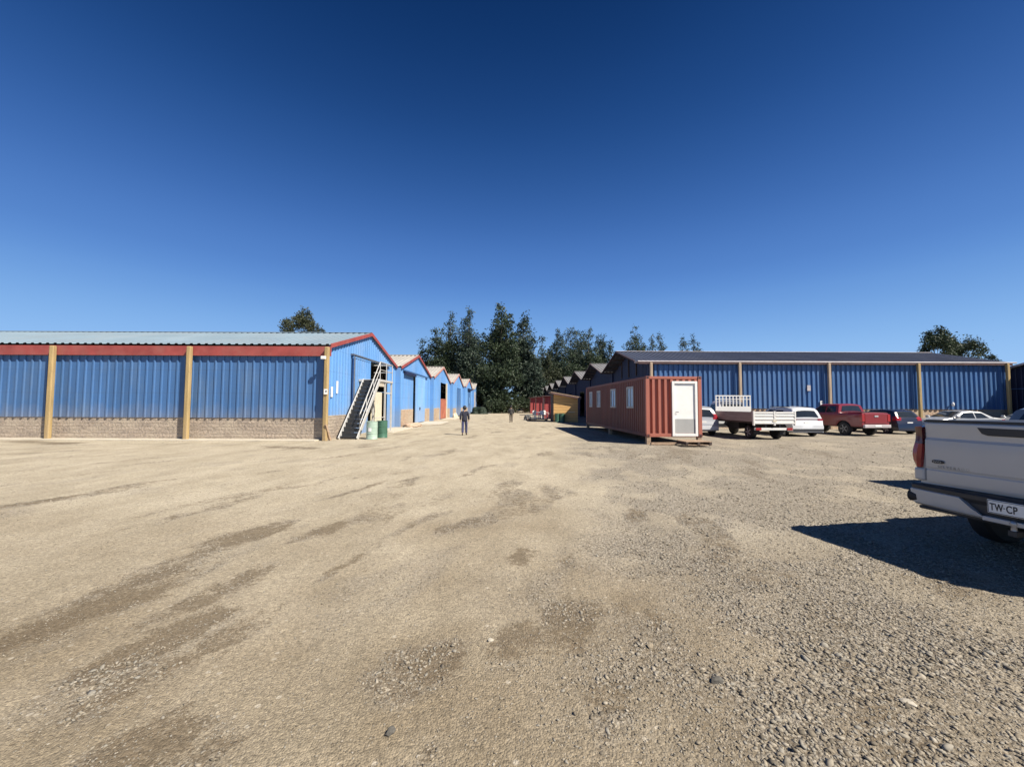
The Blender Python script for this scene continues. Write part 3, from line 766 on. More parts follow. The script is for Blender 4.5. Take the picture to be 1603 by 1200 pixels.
# ------------------------------------------------------------------ outside stair
st = empty('stair', (-7.95, 20.0, 0), 0, 'white steel stair with dark treads climbing the nearest gable to a platform', 'stair')
HW, RUN, RISE = .45, 3.15, 3.12
for s in (-1, 1):
    MB().beam((s * HW, -.05, .0), (s * HW, RUN, RISE - .05), .05, .22, (0, -1, 1)).build('stringer', MT['white_steel'], st, bevel=.006)
n = 14
for i in range(n):
    z = RISE * (i + .6) / (n + .6); yy = RUN * (i + .6) / (n + .6)
    MB().box(-HW + .03, HW - .03, yy - .11, yy + .13, z - .02, z + .02).build('tread', MT['tread'], st)
    MB().box(-HW + .03, HW - .03, yy + .12, yy + .135, z + .02, z + .17).build('riser', MT['tread'], st)
xo = HW
MB().tube([(xo, .25, .3), (xo, .25, 1.22), (xo, RUN, RISE + .95)], .028).build('handrail', MT['white_steel'], st, smooth=50)
MB().tube([(xo, .27, .75), (xo, RUN, RISE + .5)], .022).build('mid_rail', MT['white_steel'], st, smooth=50)
for t in (.35, .68): MB().tube([(xo, RUN * t, RISE * t), (xo, RUN * t, RISE * t + .98)], .02).build('baluster', MT['white_steel'], st, smooth=50)
pl = MB().box(-.75, .5, RUN, RUN + 2.45, RISE - .12, RISE).build('platform', MT['white_steel'], st, bevel=.008)
for (a, b) in ((.45, RUN + .05), (.45, RUN + 1.2), (.45, RUN + 2.4)):
    MB().tube([(a, b, RISE), (a, b, RISE + 1.0)], .025).build('baluster', MT['white_steel'], st, smooth=50)
MB().tube([(.45, RUN + .05, RISE + 1.0), (.45, RUN + 2.4, RISE + 1.0), (-.7, RUN + 2.4, RISE + 1.0)], .025).build('platform_rail', MT['white_steel'], st, smooth=50)
MB().tube([(.45, RUN + .05, RISE + .55), (.45, RUN + 2.4, RISE + .55), (-.7, RUN + 2.4, RISE + .55)], .02).build('platform_rail', MT['white_steel'], st, smooth=50)
for (a, b) in ((.42, RUN + 1.1), (.42, RUN + 2.35), (-.7, RUN + 2.35)):
    MB().box(a - .045, a + .045, b - .045, b + .045, 0, RISE - .12).build('platform_leg', MT['white_steel'], st)
MB().beam((.42, RUN + 1.15, RISE - .75), (.42, RUN + 2.3, RISE - .75), .06, .08).build('cross_bar', MT['white_steel'], st)
MB().beam((.42, RUN - .6, .95), (.42, RUN + 1.05, .95), .04, .04).build('cross_bar', MT['white_steel'], st)
MB().beam((.42, RUN - .6, .35), (.42, RUN + 1.05, .35), .04, .04).build('cross_bar', MT['white_steel'], st)

def drum(x, y, mat, label, logo):
    r = empty('drum', (x, y, ghs(x, y)), .4, label, 'drum', 'steel drums beside the stair')
    p = [(.01, 0), (.285, 0), (.295, .015), (.285, .03), (.285, .29), (.298, .30), (.298, .32), (.285, .33), (.285, .60), (.298, .61), (.298, .63), (.285, .64), (.285, .88), (.297, .89), (.297, .91), (.275, .91), (.27, .88), (.01, .88)]
    p = [(a * .92, b * .95) for a, b in p]
    MB().lathe(p, n=28).build('body', MT[mat], r, smooth=35)
    if logo:
        g = MB()
        rows = [[(.270 * math.cos(t), .270 * math.sin(t), z) for t in np.linspace(-2.35, -1.75, 7)] for z in (.38, .56)]
        g.grid(rows); g.build('label_patch', MT['white'], r, fix=False)
drum(*gnd(582, 687), 'drum', 'pale green steel drum with a white patch beside the stair foot', True)
drum(gnd(597, 685)[0], gnd(597, 685)[1] + .1, 'drum_dark', 'dark green steel drum behind the pale green one', False)

# ------------------------------------------------------------------ container office
ct = empty('container_office', (5.90, 18.0, 0), R(2.1), 'long dull red container office with white door on its end and four windows', 'container office')
CW, CL, Z0, Z1 = 2.5, 12.1, .33, 3.0
for (a, b) in ((0, 0), (CW - .16, 0), (0, CL - .16), (CW - .16, CL - .16)):
    MB().box(a, a + .16, b, b + .16, Z0 + .12, Z1 - .12).build('corner_post', MT['cont'], ct, bevel=.01)
    for z in (Z0, Z1 - .12):
        cst = MB().box(a - .006, a + .166, b - .006, b + .166, z, z + .12).build('corner_casting', MT['cont_shade'], ct, bevel=.012)
        MB().box(a + .05, a + .11, b - .009, b - .0065, z + .03, z + .09).build('lock_hole', MT['ink'], cst)
for b in (.02, CL - .12):
    MB().box(.166, CW - .166, b, b + .1, Z0, Z0 + .15).build('end_rail', MT['cont'], ct, bevel=.006)
    MB().box(.166, CW - .166, b, b + .1, Z1 - .12, Z1 - .005).build('end_rail', MT['cont'], ct, bevel=.006)
for a in (.02, CW - .12):
    MB().box(a, a + .1, .166, CL - .166, Z0, Z0 + .15).build('side_rail', MT['cont_shade'], ct, bevel=.006)
    MB().box(a, a + .1, .166, CL - .166, Z1 - .12, Z1 - .005).build('side_rail', MT['cont_shade'], ct, bevel=.006)
pr = trapezoid(.16, 2.34, .27, .09, .40, .10)
dx0, dx1 = 1.16, 2.30
g = MB()
for (a, oa), (b, ob) in zip(pr, pr[1:]):
    zb = Z0 + .15 if not (dx0 + .02 < (a + b) / 2 < dx1 - .02) else 2.78
    g.add([(a, .12 - oa, zb), (b, .12 - ob, zb), (b, .12 - ob, Z1 - .12), (a, .12 - oa, Z1 - .12)], [(0, 1, 2, 3)])
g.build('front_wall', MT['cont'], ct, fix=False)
wy = [(1.75, 2.75), (4.75, 5.7), (8.1, 8.95), (10.3, 11.1)]
pr = trapezoid(.16, CL - .16, .28, .045, .4, .12)
for side in (0, 1):
    g = MB()
    xx = .07 if side == 0 else CW - .07
    ysx = sorted(set([p for p, _ in pr] + ([v for w in wy for v in w] if side == 0 else [])))
    def offp(y):
        for (a, oa), (b, ob) in zip(pr, pr[1:]):
            if a <= y <= b: return oa + (ob - oa) * (y - a) / max(1e-6, b - a)
        return 0
    for a, b in zip(ysx, ysx[1:]):
        m = (a + b) / 2; o1, o2 = offp(a), offp(b)
        if side == 0: o1, o2 = -o1, -o2
        segs = [(Z0 + .15, Z1 - .12)]
        if side == 0 and any(w0 < m < w1 for w0, w1 in wy): segs = [(Z0 + .15, 1.6), (2.6, Z1 - .12)]
        for z0, z1 in segs:
            g.add([(xx + o1, a, z0), (xx + o2, b, z0), (xx + o2, b, z1), (xx + o1, a, z1)], [(0, 1, 2, 3)])
    g.build('side_wall', MT['cont_shade'], ct, fix=False)
MB().box(.12, CW - .12, CL - .1, CL - .06, Z0 + .15, Z1 - .12).build('rear_wall', MT['cont_shade'], ct)
MB().box(.1, CW - .1, .1, CL - .1, Z1 - .03, Z1 - .015).build('roof', MT['cont'], ct)
MB().box(.1, CW - .1, .1, CL - .1, Z0 + .02, Z0 + .1).build('floor_pan', MT['timber_dark'], ct)
for w0, w1 in wy:
    w = MB()
    for (a, b, c_, d_) in ((w0 - .03, w0 + .06, 1.57, 2.63), (w1 - .06, w1 + .03, 1.57, 2.63)): w.box(.015, .085, a, b, c_, d_)
    w.box(.015, .085, w0 + .06, w1 - .06, 1.57, 1.66); w.box(.015, .085, w0 + .06, w1 - .06, 2.54, 2.63)
    w.box(.03, .08, (w0 + w1) / 2 - .025, (w0 + w1) / 2 + .025, 1.66, 2.54)
    wo = w.build('window', MT['grey_panel'], ct)
    MB().box(.05, .06, w0 + .06, w1 - .06, 1.66, 2.54).build('pane', MT['pane'], wo)
df = MB()
df.box(dx0, dx0 + .11, -.02, .12, .36, 2.78); df.box(dx1 - .11, dx1, -.02, .12, .36, 2.78); df.box(dx0 + .11, dx1 - .11, -.02, .12, 2.68, 2.78); df.box(dx0 + .11, dx1 - .11, -.02, .12, .36, .47)
df.build('door_frame', MT['white'], ct, bevel=.008)
d = MB().box(dx0 + .115, dx1 - .115, .035, .075, .475, 2.675).build('door', MT['white'], ct)
MB().box(dx0 + .12, dx1 - .12, .026, .034, .5, 1.12).build('kick_panel', MT['grey_panel'], d)
MB().tube([(dx0 + .18, .034, 1.42), (dx0 + .18, -.02, 1.42), (dx0 + .28, -.02, 1.42)], .014).build('handle', MT['dark_steel'], d)
for (a, b) in ((.02, .02), (CW - .2, .02), (.02, CL - .2), (CW - .2, CL - .2), (.02, 6), (CW - .2, 6)):
    MB().box(a, a + .18, b, b + .18, -.25, Z0).build('support_block', MT['timber'], ct, bevel=.01)
# step and pallet
pal = empty('pallet_step', (7.72, 17.42, ghs(7.7, 17.4)), R(3), 'weathered wooden pallet used as a step below the white container door', 'pallet')
for i in range(5): MB().box(-.55, .55, -.42 + i * .18, -.42 + i * .18 + .13, .20, .225).build('deck_board', MT['timber'], pal)
for i in range(3): MB().box(-.55 + i * .5, -.45 + i * .5, -.42, .43, .09, .20).build('bearer', MT['timber_dark'], pal)
for i in range(3): MB().box(-.55, .55, -.40 + i * .36, -.30 + i * .36, .065, .09).build('base_board', MT['timber'], pal)
o = MB().beam((-.55, 0, .06), (.55, .02, .07), .14, .1).build('timber_offcut', MT['timber'], None, loc=(6.55, 17.75, 0)); tag(o, 'loose timber offcut under the red container end beside the pallet step', 'timber')

# ------------------------------------------------------------------ hut, crimson huts, lane clutter
hx0, hx1, hy = 4.0, 6.6, 41.0
hut = empty('yellow_hut', ((hx0 + hx1) / 2, hy, 0), 0, 'yellow ochre boarded hut with a sloping dark roof, half in shadow', 'hut')
w2 = (hx1 - hx0) / 2
MB().prism([(-w2 + .18, -.2), (w2, -.2), (w2, 2.35), (-w2 + .18, 2.78)], 'Y', 0, .06).build('front_wall', MT['yellow'], hut)
MB().box(-w2 + .12, -w2 + .18, 0, 2.6, -.2, 2.76).build('side_wall', MT['timber_dark'], hut)
MB().box(w2 - .06, w2, .065, 2.6, -.2, 2.33).build('side_wall', MT['yellow'], hut)
MB().prism([(-w2 + .18, -.2), (w2 - .06, -.2), (w2 - .06, 2.35), (-w2 + .18, 2.78)], 'Y', 2.54, 2.6).build('rear_wall', MT['yellow'], hut)
pr = trapezoid(-.35, 2.9, .3, .03)
MB().prism([(-w2 - .1, 2.94), (w2 + .3, 2.42), (w2 + .3, 2.50), (-w2 - .1, 3.02)], 'Y', -.35, 2.9).build('roof', MT['timber'], hut)
MB().prism([(-w2 - .12, 2.80), (w2 + .3, 2.27), (w2 + .3, 2.42), (-w2 - .12, 2.95)], 'Y', -.40, -.355).build('fascia', MT['dark_trim'], hut)
MB().box(w2 * .25, w2 * .75, -.12, -.005, .95, 1.02).build('counter', MT['cream'], hut)
for i in range(9):
    z = .1 + i * .27
    xr = w2 - .001
    MB().box(-w2 + .19, xr, -.009, -.001, z, z + .012).build('board_line', MT['timber_dark'], hut)
def red_hut(x0, x1, y, z1, label):
    r = empty('crimson_hut', ((x0 + x1) / 2, y, 0), 0, label, 'hut', 'crimson boarded huts along the lane')
    w = (x1 - x0) / 2
    MB().box(-w, w, 0, .06, -.2, z1).build('front_wall', MT['red_wall'], r)
    MB().box(-w, -w + .06, .06, 3, -.2, z1).build('side_wall', MT['red_wall'], r)
    MB().box(w - .06, w, .06, 3, -.2, z1).build('side_wall', MT['red_wall'], r)
    MB().box(-w, w, 2.94, 3, -.2, z1).build('rear_wall', MT['red_wall'], r)
    MB().prism([(-w - .35, z1 + .02), (w + .3, z1 + .12), (w + .3, z1 + .2), (-w - .35, z1 + .1)], 'Y', -.5, 3.2).build('roof', MT['dark_trim'], r)
    for i in range(3):
        xx = -w - .1 + i * (w + .0); 
        MB().box(xx, xx + .1, -.4, -.3, -.2, z1).build('post', MT['timber_dark'] if i != 1 else MT['pale_trim'], r)
    MB().box(-w * .2, w * .35, -.02, -.002, 0, z1 * .8).build('door', MT['timber_dark'], r)
red_hut(4.1, 6.6, 52.0, 2.75, 'nearer crimson hut with dark posts just behind the yellow hut')
red_hut(3.9, 6.3, 66.0, 2.9, 'farther crimson hut beside the white plastic chairs')
red_hut(3.6, 6.0, 80.0, 3.0, 'most distant crimson hut by the foot of the trees')

def chair(x, y, rz, label):
    r = empty('plastic_chair', (x, y, ghs(x, y) + .0), rz, label, 'chair', 'white plastic chairs by the huts')
    MB().box(-.24, .24, -.24, .24, .42, .46).build('seat', MT['white'], r, bevel=.015)
    MB().prism([(-.22, .46), (.22, .46), (.25, .75), (.16, .9), (-.16, .9), (-.25, .75)], 'Y', .21, .25).build('backrest', MT['white'], r, bevel=.01)
    for a in (-.21, .21):
        for b in (-.2, .2): MB().beam((a, b, 0), (a * .95, b * .95, .42), .05, .05).build('leg', MT['white'], r)
        MB().tube([(a * 1.1, -.2, .42), (a * 1.1, -.18, .66), (a * 1.1, .22, .68)], .025).build('armrest', MT['white'], r)
plat = empty('low_platform', (2.72, 44.3, 0), 0, 'low flat timber platform standing on the lane with white chairs on it', 'platform')
MB().box(-1.05, 1.15, -.6, 1.2, .10, .19).build('deck', MT['timber'], plat, bevel=.01)
for a in (-.9, 1.0):
    for b in (-.5, 1.05): MB().box(a - .06, a + .06, b - .06, b + .06, -.1, .10).build('leg', MT['timber_dark'], plat)
def chair_on(x, y, z, rz, label):
    chair(x, y, rz, label); bpy.context.view_layer.update()
    o = [o for o in scn.objects if o.get('label') == label][0]; o.location.z = z
chair_on(2.55, 44.2, .19, .5, 'white plastic chair on the platform, end chair nearest the man in brown')
chair_on(3.2, 44.5, .19, -.4, 'white plastic chair on the platform, middle of three')
chair_on(3.75, 44.9, .19, .9, 'white plastic chair on the platform, end chair nearest the yellow hut')
tb = empty('plastic_table', (2.95, 45.3, .19), .2, 'white plastic table standing behind the chairs on the platform', 'table')
MB().box(-.5, .5, -.4, .4, .68, .72).build('tabletop', MT['white'], tb, bevel=.012)
for a in (-.42, .42):
    for b in (-.32, .32): MB().beam((a, b, 0), (a * .9, b * .9, .68), .05, .05).build('leg', MT['white'], tb)
def mound(name, x, y, sx, sy, sz, mat, label, cat):
    import bmesh
    bm = bmesh.new(); bmesh.ops.create_icosphere(bm, subdivisions=4, radius=1); sd = random.random() * 40
    for v in bm.verts:
        k = 1 + .35 * mnoise.noise(v.co * 1.7 + Vector((sd, 0, 0))) + .15 * mnoise.noise(v.co * 5 + Vector((sd, 0, 0)))
        v.co = Vector((v.co.x * sx * k, v.co.y * sy * k, max(-.1, v.co.z * sz * k)))
    me = bpy.data.meshes.new(name); bm.to_mesh(me); bm.free()
    o = link_mesh(name, me, MT[mat], None, (x, y, 0)); tag(o, label, cat)
mound('covered_pile', 1.75, 45.6, .42, .4, .62, 'tarp', 'grey tarpaulin covered pile beside the white plastic chairs', 'pile')
drum(4.55, 40.9, 'drum_dark', 'dark green drum against the sunlit wall of the yellow hut', False)
drum(5.0, 40.75, 'drum_dark', 'dark green drum on the shadow edge by the yellow hut', False)
o = MB().box(-.35, .35, -.25, .25, -.05, .45).build('cement_block', MT['white'], None, bevel=.08, loc=(-4.3, 80, 0)); tag(o, 'whitish block lying at the foot of the tall trees', 'block')
mound('dark_heap', -5.9, 73.5, 1.5, 1.2, 1.35, 'leaf_a', 'dark round heap against the last grey blue sheds', 'heap')
mound('white_sack', -7.15, 51.8, .35, .35, .6, 'cream', 'pale cream sack standing past the rusty red panel', 'sack')
mound('rubble_heap', -7.7, 31.6, .8, 1.3, .28, 'brick', 'low heap of broken brick at the pier behind the stair', 'rubble')

# ------------------------------------------------------------------ vehicles
def interp(pts, x):
    if x <= pts[0][0]: return pts[0][1]
    for (a, za), (b, zb) in zip(pts, pts[1:]):
        if x <= b: return za + (zb - za) * (x - a) / max(1e-6, b - a)
    return pts[-1][1]

class Car:
    """local frame: rear at x=0, nose at x=L, left side y>0, wheels on z=0"""
    def __init__(s, L, W, prof, zb, axles, wr, belt, tumble=.42, taper=.10):
        s.L, s.W, s.prof, s.zb, s.axles, s.wr, s.belt, s.tumble, s.taper = L, W, prof, zb, axles, wr, belt, tumble, taper
    def w(s, x):
        a = 1.0; d0 = x / .55; d1 = (s.L - x) / .9
        if d0 < 1: a -= s.taper * .5 * (1 - d0) ** 2
        if d1 < 1: a -= s.taper * (1 - d1) ** 2
        return s.W / 2 * a
    def zt(s, x): return interp(s.prof, x)
    def bottom(s, x):
        z = s.zb
        for a in s.axles:
            r = s.wr * 1.22
            if abs(x - a) < r: z = max(z, s.wr + math.sqrt(r * r - (x - a) ** 2))
        return min(z, s.zt(x) - .02)
    def y(s, x, z, off=0):
        w = s.w(x)
        if z > s.belt: w -= (z - s.belt) * s.tumble
        else: w -= .05 * ((z - s.belt * .8) / s.belt) ** 2 * 2
        zt = s.zt(x); r = .09; u = (z - (zt - r)) / r
        if u > 0: w -= .075 * (1 - math.sqrt(max(0, 1 - min(u, 1) ** 2)))
        return max(.05, w) + off
    def xs(s):
        v = set(np.linspace(0, s.L, 46).tolist())
        for p, _ in s.prof: v.add(p)
        for a in s.axles:
            r = s.wr * 1.22
            for k in range(13): v.add(a - r * math.cos(PI * k / 12))
        v = sorted(x for x in v if 0 <= x <= s.L); out = [v[0]]
        for x in v[1:]:
            if x - out[-1] > .004: out.append(x)
        return out
    def shell(s):
        rows = []
        for x in s.xs():
            zb, zt = s.bottom(x), s.zt(x); left = []
            for k in range(15):
                t = k / 14; t = 1 - (1 - t) ** 1.5
                z = zb + (zt - zb) * t
                left.append((x, s.y(x, z), z))
            yt = left[-1][1]
            top = [(x, yt * (1 - 2 * k / 8), zt + .035 * (1 - (1 - 2 * k / 8) ** 2) * min(1, max(0, (zt - s.zb) * 2))) for k in range(1, 8)]
            rows.append(left + top + [(p[0], -p[1], p[2]) for p in left[::-1]])
        m = MB().grid(rows); n = len(rows[0])
        m.f.append(tuple(range(n))); m.f.append(tuple(range(len(m.v) - n, len(m.v))))
        return m
    def side_patch(s, quad, off=.006, n=8):
        """quad: (x,z) rear-bottom, front-bottom, front-top, rear-top; both sides"""
        out = []
        for sg in (1, -1):
            rows = []
            for i in range(n + 1):
                v = i / n; row = []
                for j in range(n + 1):
                    u = j / n
                    x = (quad[0][0] * (1 - u) + quad[1][0] * u) * (1 - v) + (quad[3][0] * (1 - u) + quad[2][0] * u) * v
                    z = (quad[0][1] * (1 - u) + quad[1][1] * u) * (1 - v) + (quad[3][1] * (1 - u) + quad[2][1] * u) * v
                    row.append((x, sg * s.y(x, z, off), z))
                rows.append(row)
            out.append(MB().grid(rows))
        return out
    def top_patch(s, x0, x1, f0, f1, off=.012, y0=None, y1=None, n=6):
        rows = []
        for i in range(n + 1):
            x = x0 + (x1 - x0) * i / n; e = .02
            dz = s.zt(min(s.L, x + e)) - s.zt(max(0, x - e)); dx = 2 * e; l = math.hypot(dx, dz)
            nx, nz = -dz / l, dx / l
            yt = s.y(x, s.zt(x)); f = f0 + (f1 - f0) * i / n
            a, b = (-f, f) if y0 is None else (y0, y1)
            row = []
            for j in range(9):
                q = a + (b - a) * j / 8
                z = s.zt(x) + .035 * (1 - q * q)
                row.append((x + nx * off, yt * q, z + nz * off))
            rows.append(row)
        return MB().grid(rows)

def wheel(parent, x, y, r, w=.22, rim='alloy', spokes=5):
    s = 1 if y > 0 else -1
    p = [(r * .62, -w / 2), (r * .9, -w / 2), (r * .985, -w * .36), (r, -w * .2), (r, w * .2), (r * .985, w * .36), (r * .9, w / 2), (r * .62, w / 2)]
    t = MB().lathe(p, axis='Y', n=28).build('wheel', MT['black'], parent, smooth=30, loc=(x, y - s * w / 2 + 0, r))
    m = MB().lathe([(r * .66, s * w * .30), (r * .66, s * w * .50), (r * .60, s * w * .50), (r * .56, s * w * .34), (r * .2, s * w * .30), (.01, s * w * .30)], axis='Y', n=28)
    for k in range(spokes):
        a = 2 * PI * k / spokes
        m.beam((math.cos(a) * r * .1, s * w * .42, math.sin(a) * r * .1), (math.cos(a) * r * .58, s * w * .44, math.sin(a) * r * .58), .055, .05, (0, 1, 0))
    m.lathe([(.06, s * w * .28), (.06, s * w * .49), (.01, s * w * .5)], axis='Y', n=16)
    m.build('rim', MT[rim], t, smooth=35)
    return t

def finish_car(c, root, paint, side_windows, front_glass, rear_glass, rim='alloy', rear_lamps=True, lamp_z=None, plate=None, bumper=None):
    c.shell().build('body', MT[paint], root, smooth=38)
    und = MB().box(.25, c.L - .25, -c.W / 2 * .88, c.W / 2 * .88, c.zb - .05, min(c.belt, c.zb + .45)); und.build('underbody', MT['black'], root)
    for q in side_windows:
        for m in c.side_patch(q): m.build('window', MT['glass'], root, smooth=60)
    c.top_patch(*front_glass).build('windscreen', MT['glass'], root, smooth=60)
    if rear_glass: c.top_patch(*rear_glass).build('rear_window', MT['glass'], root, smooth=60)
    for a in c.axles:
        for sg in (1, -1): wheel(root, a, sg * (c.W / 2 - .0), c.wr, .22, rim)
    for sg in (1, -1):   # mirrors
        xm = front_glass[1] - .12; zm = c.belt + .10
        MB().lathe([(.01, -.1), (.09, -.08), (.1, 0), (.09, .08), (.01, .1)], (xm, sg * (c.y(xm, c.belt) + .11), zm), 'Y', 12).build('mirror', MT[paint], root, smooth=60)
    x = c.L - .12
    for m in c.side_patch([(c.L - .55, .66), (c.L - .16, .62), (c.L - .2, .74), (c.L - .5, .80)], .008): m.build('headlight', MT['lamp_clear'], root, smooth=60)
    if lamp_z:
        z0, z1 = lamp_z
        for sg in (1, -1):
            m = MB()
            rows = []
            for i in range(5):
                z = z0 + (z1 - z0) * i / 4
                xs_ = [xx for xx in np.linspace(0, .5, 200) if c.zt(xx) >= z]
                xr = xs_[0] if xs_ else .1
                yo = c.y(xr + .02, z)
                rows.append([(xr - .012, sg * (yo - .30), z), (xr - .014, sg * (yo - .10), z), (xr - .006, sg * (yo + .0), z), (xr + .05, sg * (c.y(xr + .05, z) + .01), z), (xr + .22, sg * (c.y(xr + .22, z) + .008), z)])
            m.grid(rows).build('tail_lamp', MT['lamp_red'], root, smooth=60)
    if plate:
        z = plate; xs_ = [xx for xx in np.linspace(0, .5, 200) if c.zt(xx) >= z]; xr = xs_[0] if xs_ else 0
        MB().box(xr - .025, xr - .012, -.18, .18, z - .06, z + .06).build('number_plate', MT['white'], root)
    if bumper:
        b = MB()
        b.prism([(-.035, bumper[0]), (.2, bumper[0]), (.2, bumper[1]), (-.02, bumper[1])], 'Y', -c.W * .46, c.W * .46)
        b.build('bumper', MT[bumper[2]], root, bevel=.02)

def park(x, y, heading, name, label, cat, group='vehicles parked before the long blue shed'):
    return empty(name, (x, y, ghs(x, y) - .01), heading, label, cat, group)

# white suv
r = park(16.55, 22.9, R(91), 'parked_car', 'white hatchback with black tail band between the flatbed truck and the red pickup', 'car')
c = Car(4.5, 1.86, [(0, .36), (.015, .66), (.07, .72), (.10, 1.0), (.24, 1.50), (.36, 1.6), (1.2, 1.67), (2.3, 1.62), (3.15, 1.08), (3.35, 1.03), (4.1, .9), (4.38, .7), (4.5, .38)], .26, (.82, 3.62), .34, 1.0)
finish_car(c, r, 'p_white', [((.72, 1.06), (1.55, 1.04), (1.55, 1.47), (.95, 1.47)), ((1.62, 1.04), (2.85, 1.04), (2.2, 1.50), (1.62, 1.48))], (2.38, 3.08, .9, .95), (.12, .225, .86, .80), lamp_z=(.92, 1.02), plate=.78, bumper=(.30, .46, 'plastic'))
MB().box(.085, .1, -.72, .72, .95, 1.0).build('lamp_band', MT['lamp_dark'], r)
for sg in (1, -1): MB().box(.6, 2.3, sg * .62 - .02, sg * .62 + .02, 1.66, 1.70).build('roof_rail', MT['dark_steel'], r)
# silver suv half hidden by container
r = park(10.95, 23.4, R(88), 'parked_car', 'silver suv half hidden behind the red container', 'car')
c = Car(4.4, 1.80, [(0, .36), (.015, .66), (.07, .74), (.10, 1.0), (.28, 1.5), (.45, 1.63), (1.1, 1.70), (2.2, 1.66), (3.0, 1.1), (3.2, 1.05), (4.0, .92), (4.28, .7), (4.4, .4)], .30, (.8, 3.5), .34, 1.02)
finish_car(c, r, 'p_silver', [((.6, 1.08), (1.5, 1.06), (1.5, 1.52), (.8, 1.52)), ((1.57, 1.06), (2.75, 1.06), (2.15, 1.54), (1.57, 1.53))], (2.28, 2.95, .9, .95), (.12, .27, .86, .78), lamp_z=(.95, 1.25), plate=.80, bumper=(.36, .56, 'p_white'))
# navy hatch
r = park(24.5, 25.2, R(94), 'parked_car', 'navy blue hatchback beside the red pickup tailgate', 'car')
c = Car(4.0, 1.74, [(0, .36), (.015, .66), (.06, .72), (.09, .98), (.38, 1.38), (.6, 1.48), (1.2, 1.52), (2.0, 1.47), (2.8, 1.02), (3.6, .88), (3.9, .66), (4.0, .38)], .24, (.72, 3.2), .31, .96)
finish_car(c, r, 'p_navy', [((.72, 1.0), (1.4, .99), (1.4, 1.36), (.9, 1.36)), ((1.46, .99), (2.5, .99), (1.95, 1.37), (1.46, 1.37))], (2.08, 2.75, .9, .95), (.13, .36, .86, .78), lamp_z=(.85, 1.1), plate=.7)
# silver sedan, side on
r = park(31.8, 27.2, R(178), 'parked_car', 'silver sedan standing side on against the brick footing, seen over the white pickup tailgate', 'car')
c = Car(4.6, 1.76, [(0, .4), (.02, .72), (.08, .97), (.75, 1.05), (1.35, 1.40), (2.0, 1.46), (2.5, 1.42), (3.3, 1.0), (4.3, .84), (4.52, .64), (4.6, .4)], .24, (.95, 3.7), .31, .95)
finish_car(c, r, 'p_silver', [((1.05, 1.0), (1.85, .98), (1.85, 1.34), (1.42, 1.33)), ((1.92, .98), (3.0, .98), (2.5, 1.33), (1.92, 1.34))], (2.58, 3.25, .9, .95), (.82, 1.3, .92, .85), lamp_z=(.75, .92))
# far right grey car
r = park(37.3, 27.6, R(182), 'parked_car', 'grey car at the picture edge before the shaded end wall, only its roof showing', 'car')
c = Car(4.5, 1.76, [(0, .4), (.02, .72), (.08, .97), (.3, 1.30), (.6, 1.42), (2.0, 1.48), (2.5, 1.43), (3.3, 1.0), (4.2, .84), (4.42, .64), (4.5, .4)], .24, (.9, 3.6), .31, .95)
finish_car(c, r, 'p_silver', [((.7, 1.0), (1.85, .98), (1.85, 1.34), (.9, 1.33)), ((1.92, .98), (3.0, .98), (2.5, 1.33), (1.92, 1.34))], (2.58, 3.25, .9, .95), (.12, .28, .92, .85), lamp_z=(.75, .92))

# pickups
def pickup(root, W, paint, L=5.3, z_bed=1.3, z_cab=1.82, zb=.5, wr=.4, cab0=1.62, tonneau=True, simple=True):
    k = z_bed
    c = Car(L, W, [(0, zb), (.02, k - .03), (.05, k), (cab0 - .06, k), (cab0, k + .02), (cab0 + .10, z_cab - .06), (cab0 + .28, z_cab), (cab0 + 1.35, z_cab - .01), (cab0 + 2.1, k - .06), (cab0 + 2.25, k - .1), (L - .25, k - .17), (L - .06, k - .27), (L - .02, k - .45), (L, zb)],
            zb, (1.12, L - .95), wr, k - .04, .36, .08)
    sw = [((cab0 + .16, k + .03), (cab0 + .82, k + .0), (cab0 + .82, z_cab - .13), (cab0 + .26, z_cab - .13)), ((cab0 + .9, k + .0), (cab0 + 1.85, k - .0), (cab0 + 1.38, z_cab - .13), (cab0 + .9, z_cab - .13))]
    finish_car(c, root, paint, sw, (cab0 + 1.43, cab0 + 2.05, .9, .95), (cab0 + .01, cab0 + .085, .85, .8))
    if tonneau:
        MB().box(.08, cab0 - .08, -c.w(.8) + .12, c.w(.8) - .12, k + .035, k + .052).build('bed_cover', MT['plastic'], root, bevel=.005)
    return c
r = park(19.95 + .95, 23.55, R(97), 'pickup_truck', 'dark red double cab pickup seen from behind', 'pickup')
c = pickup(r, 1.86, 'p_red', 5.2, 1.34, 1.86, .55, .40, 1.45)
MB().box(-.03, .02, -.72, .72, .74, 1.31).build('tailgate', MT['p_red'], r, bevel=.02)
MB().box(-.06, -.03, -.12, .12, 1.12, 1.2).build('handle', MT['lamp_clear'], r, bevel=.01)
MB().box(-.13, .0, -.85, .85, .50, .68).build('bumper', MT['gutter'], r, bevel=.025)
MB().box(-.145, -.132, -.2, .2, .56, .66).build('number_plate', MT['white'], r)
for sg in (1, -1): MB().box(-.035, .12, sg * .735 - .0, sg * .92, .85, 1.27).build('tail_lamp', MT['lamp_red'], r, bevel=.015)
MB().box(.4, .9, -.6, .6, .40, .5).build('spare_carrier', MT['black'], r)

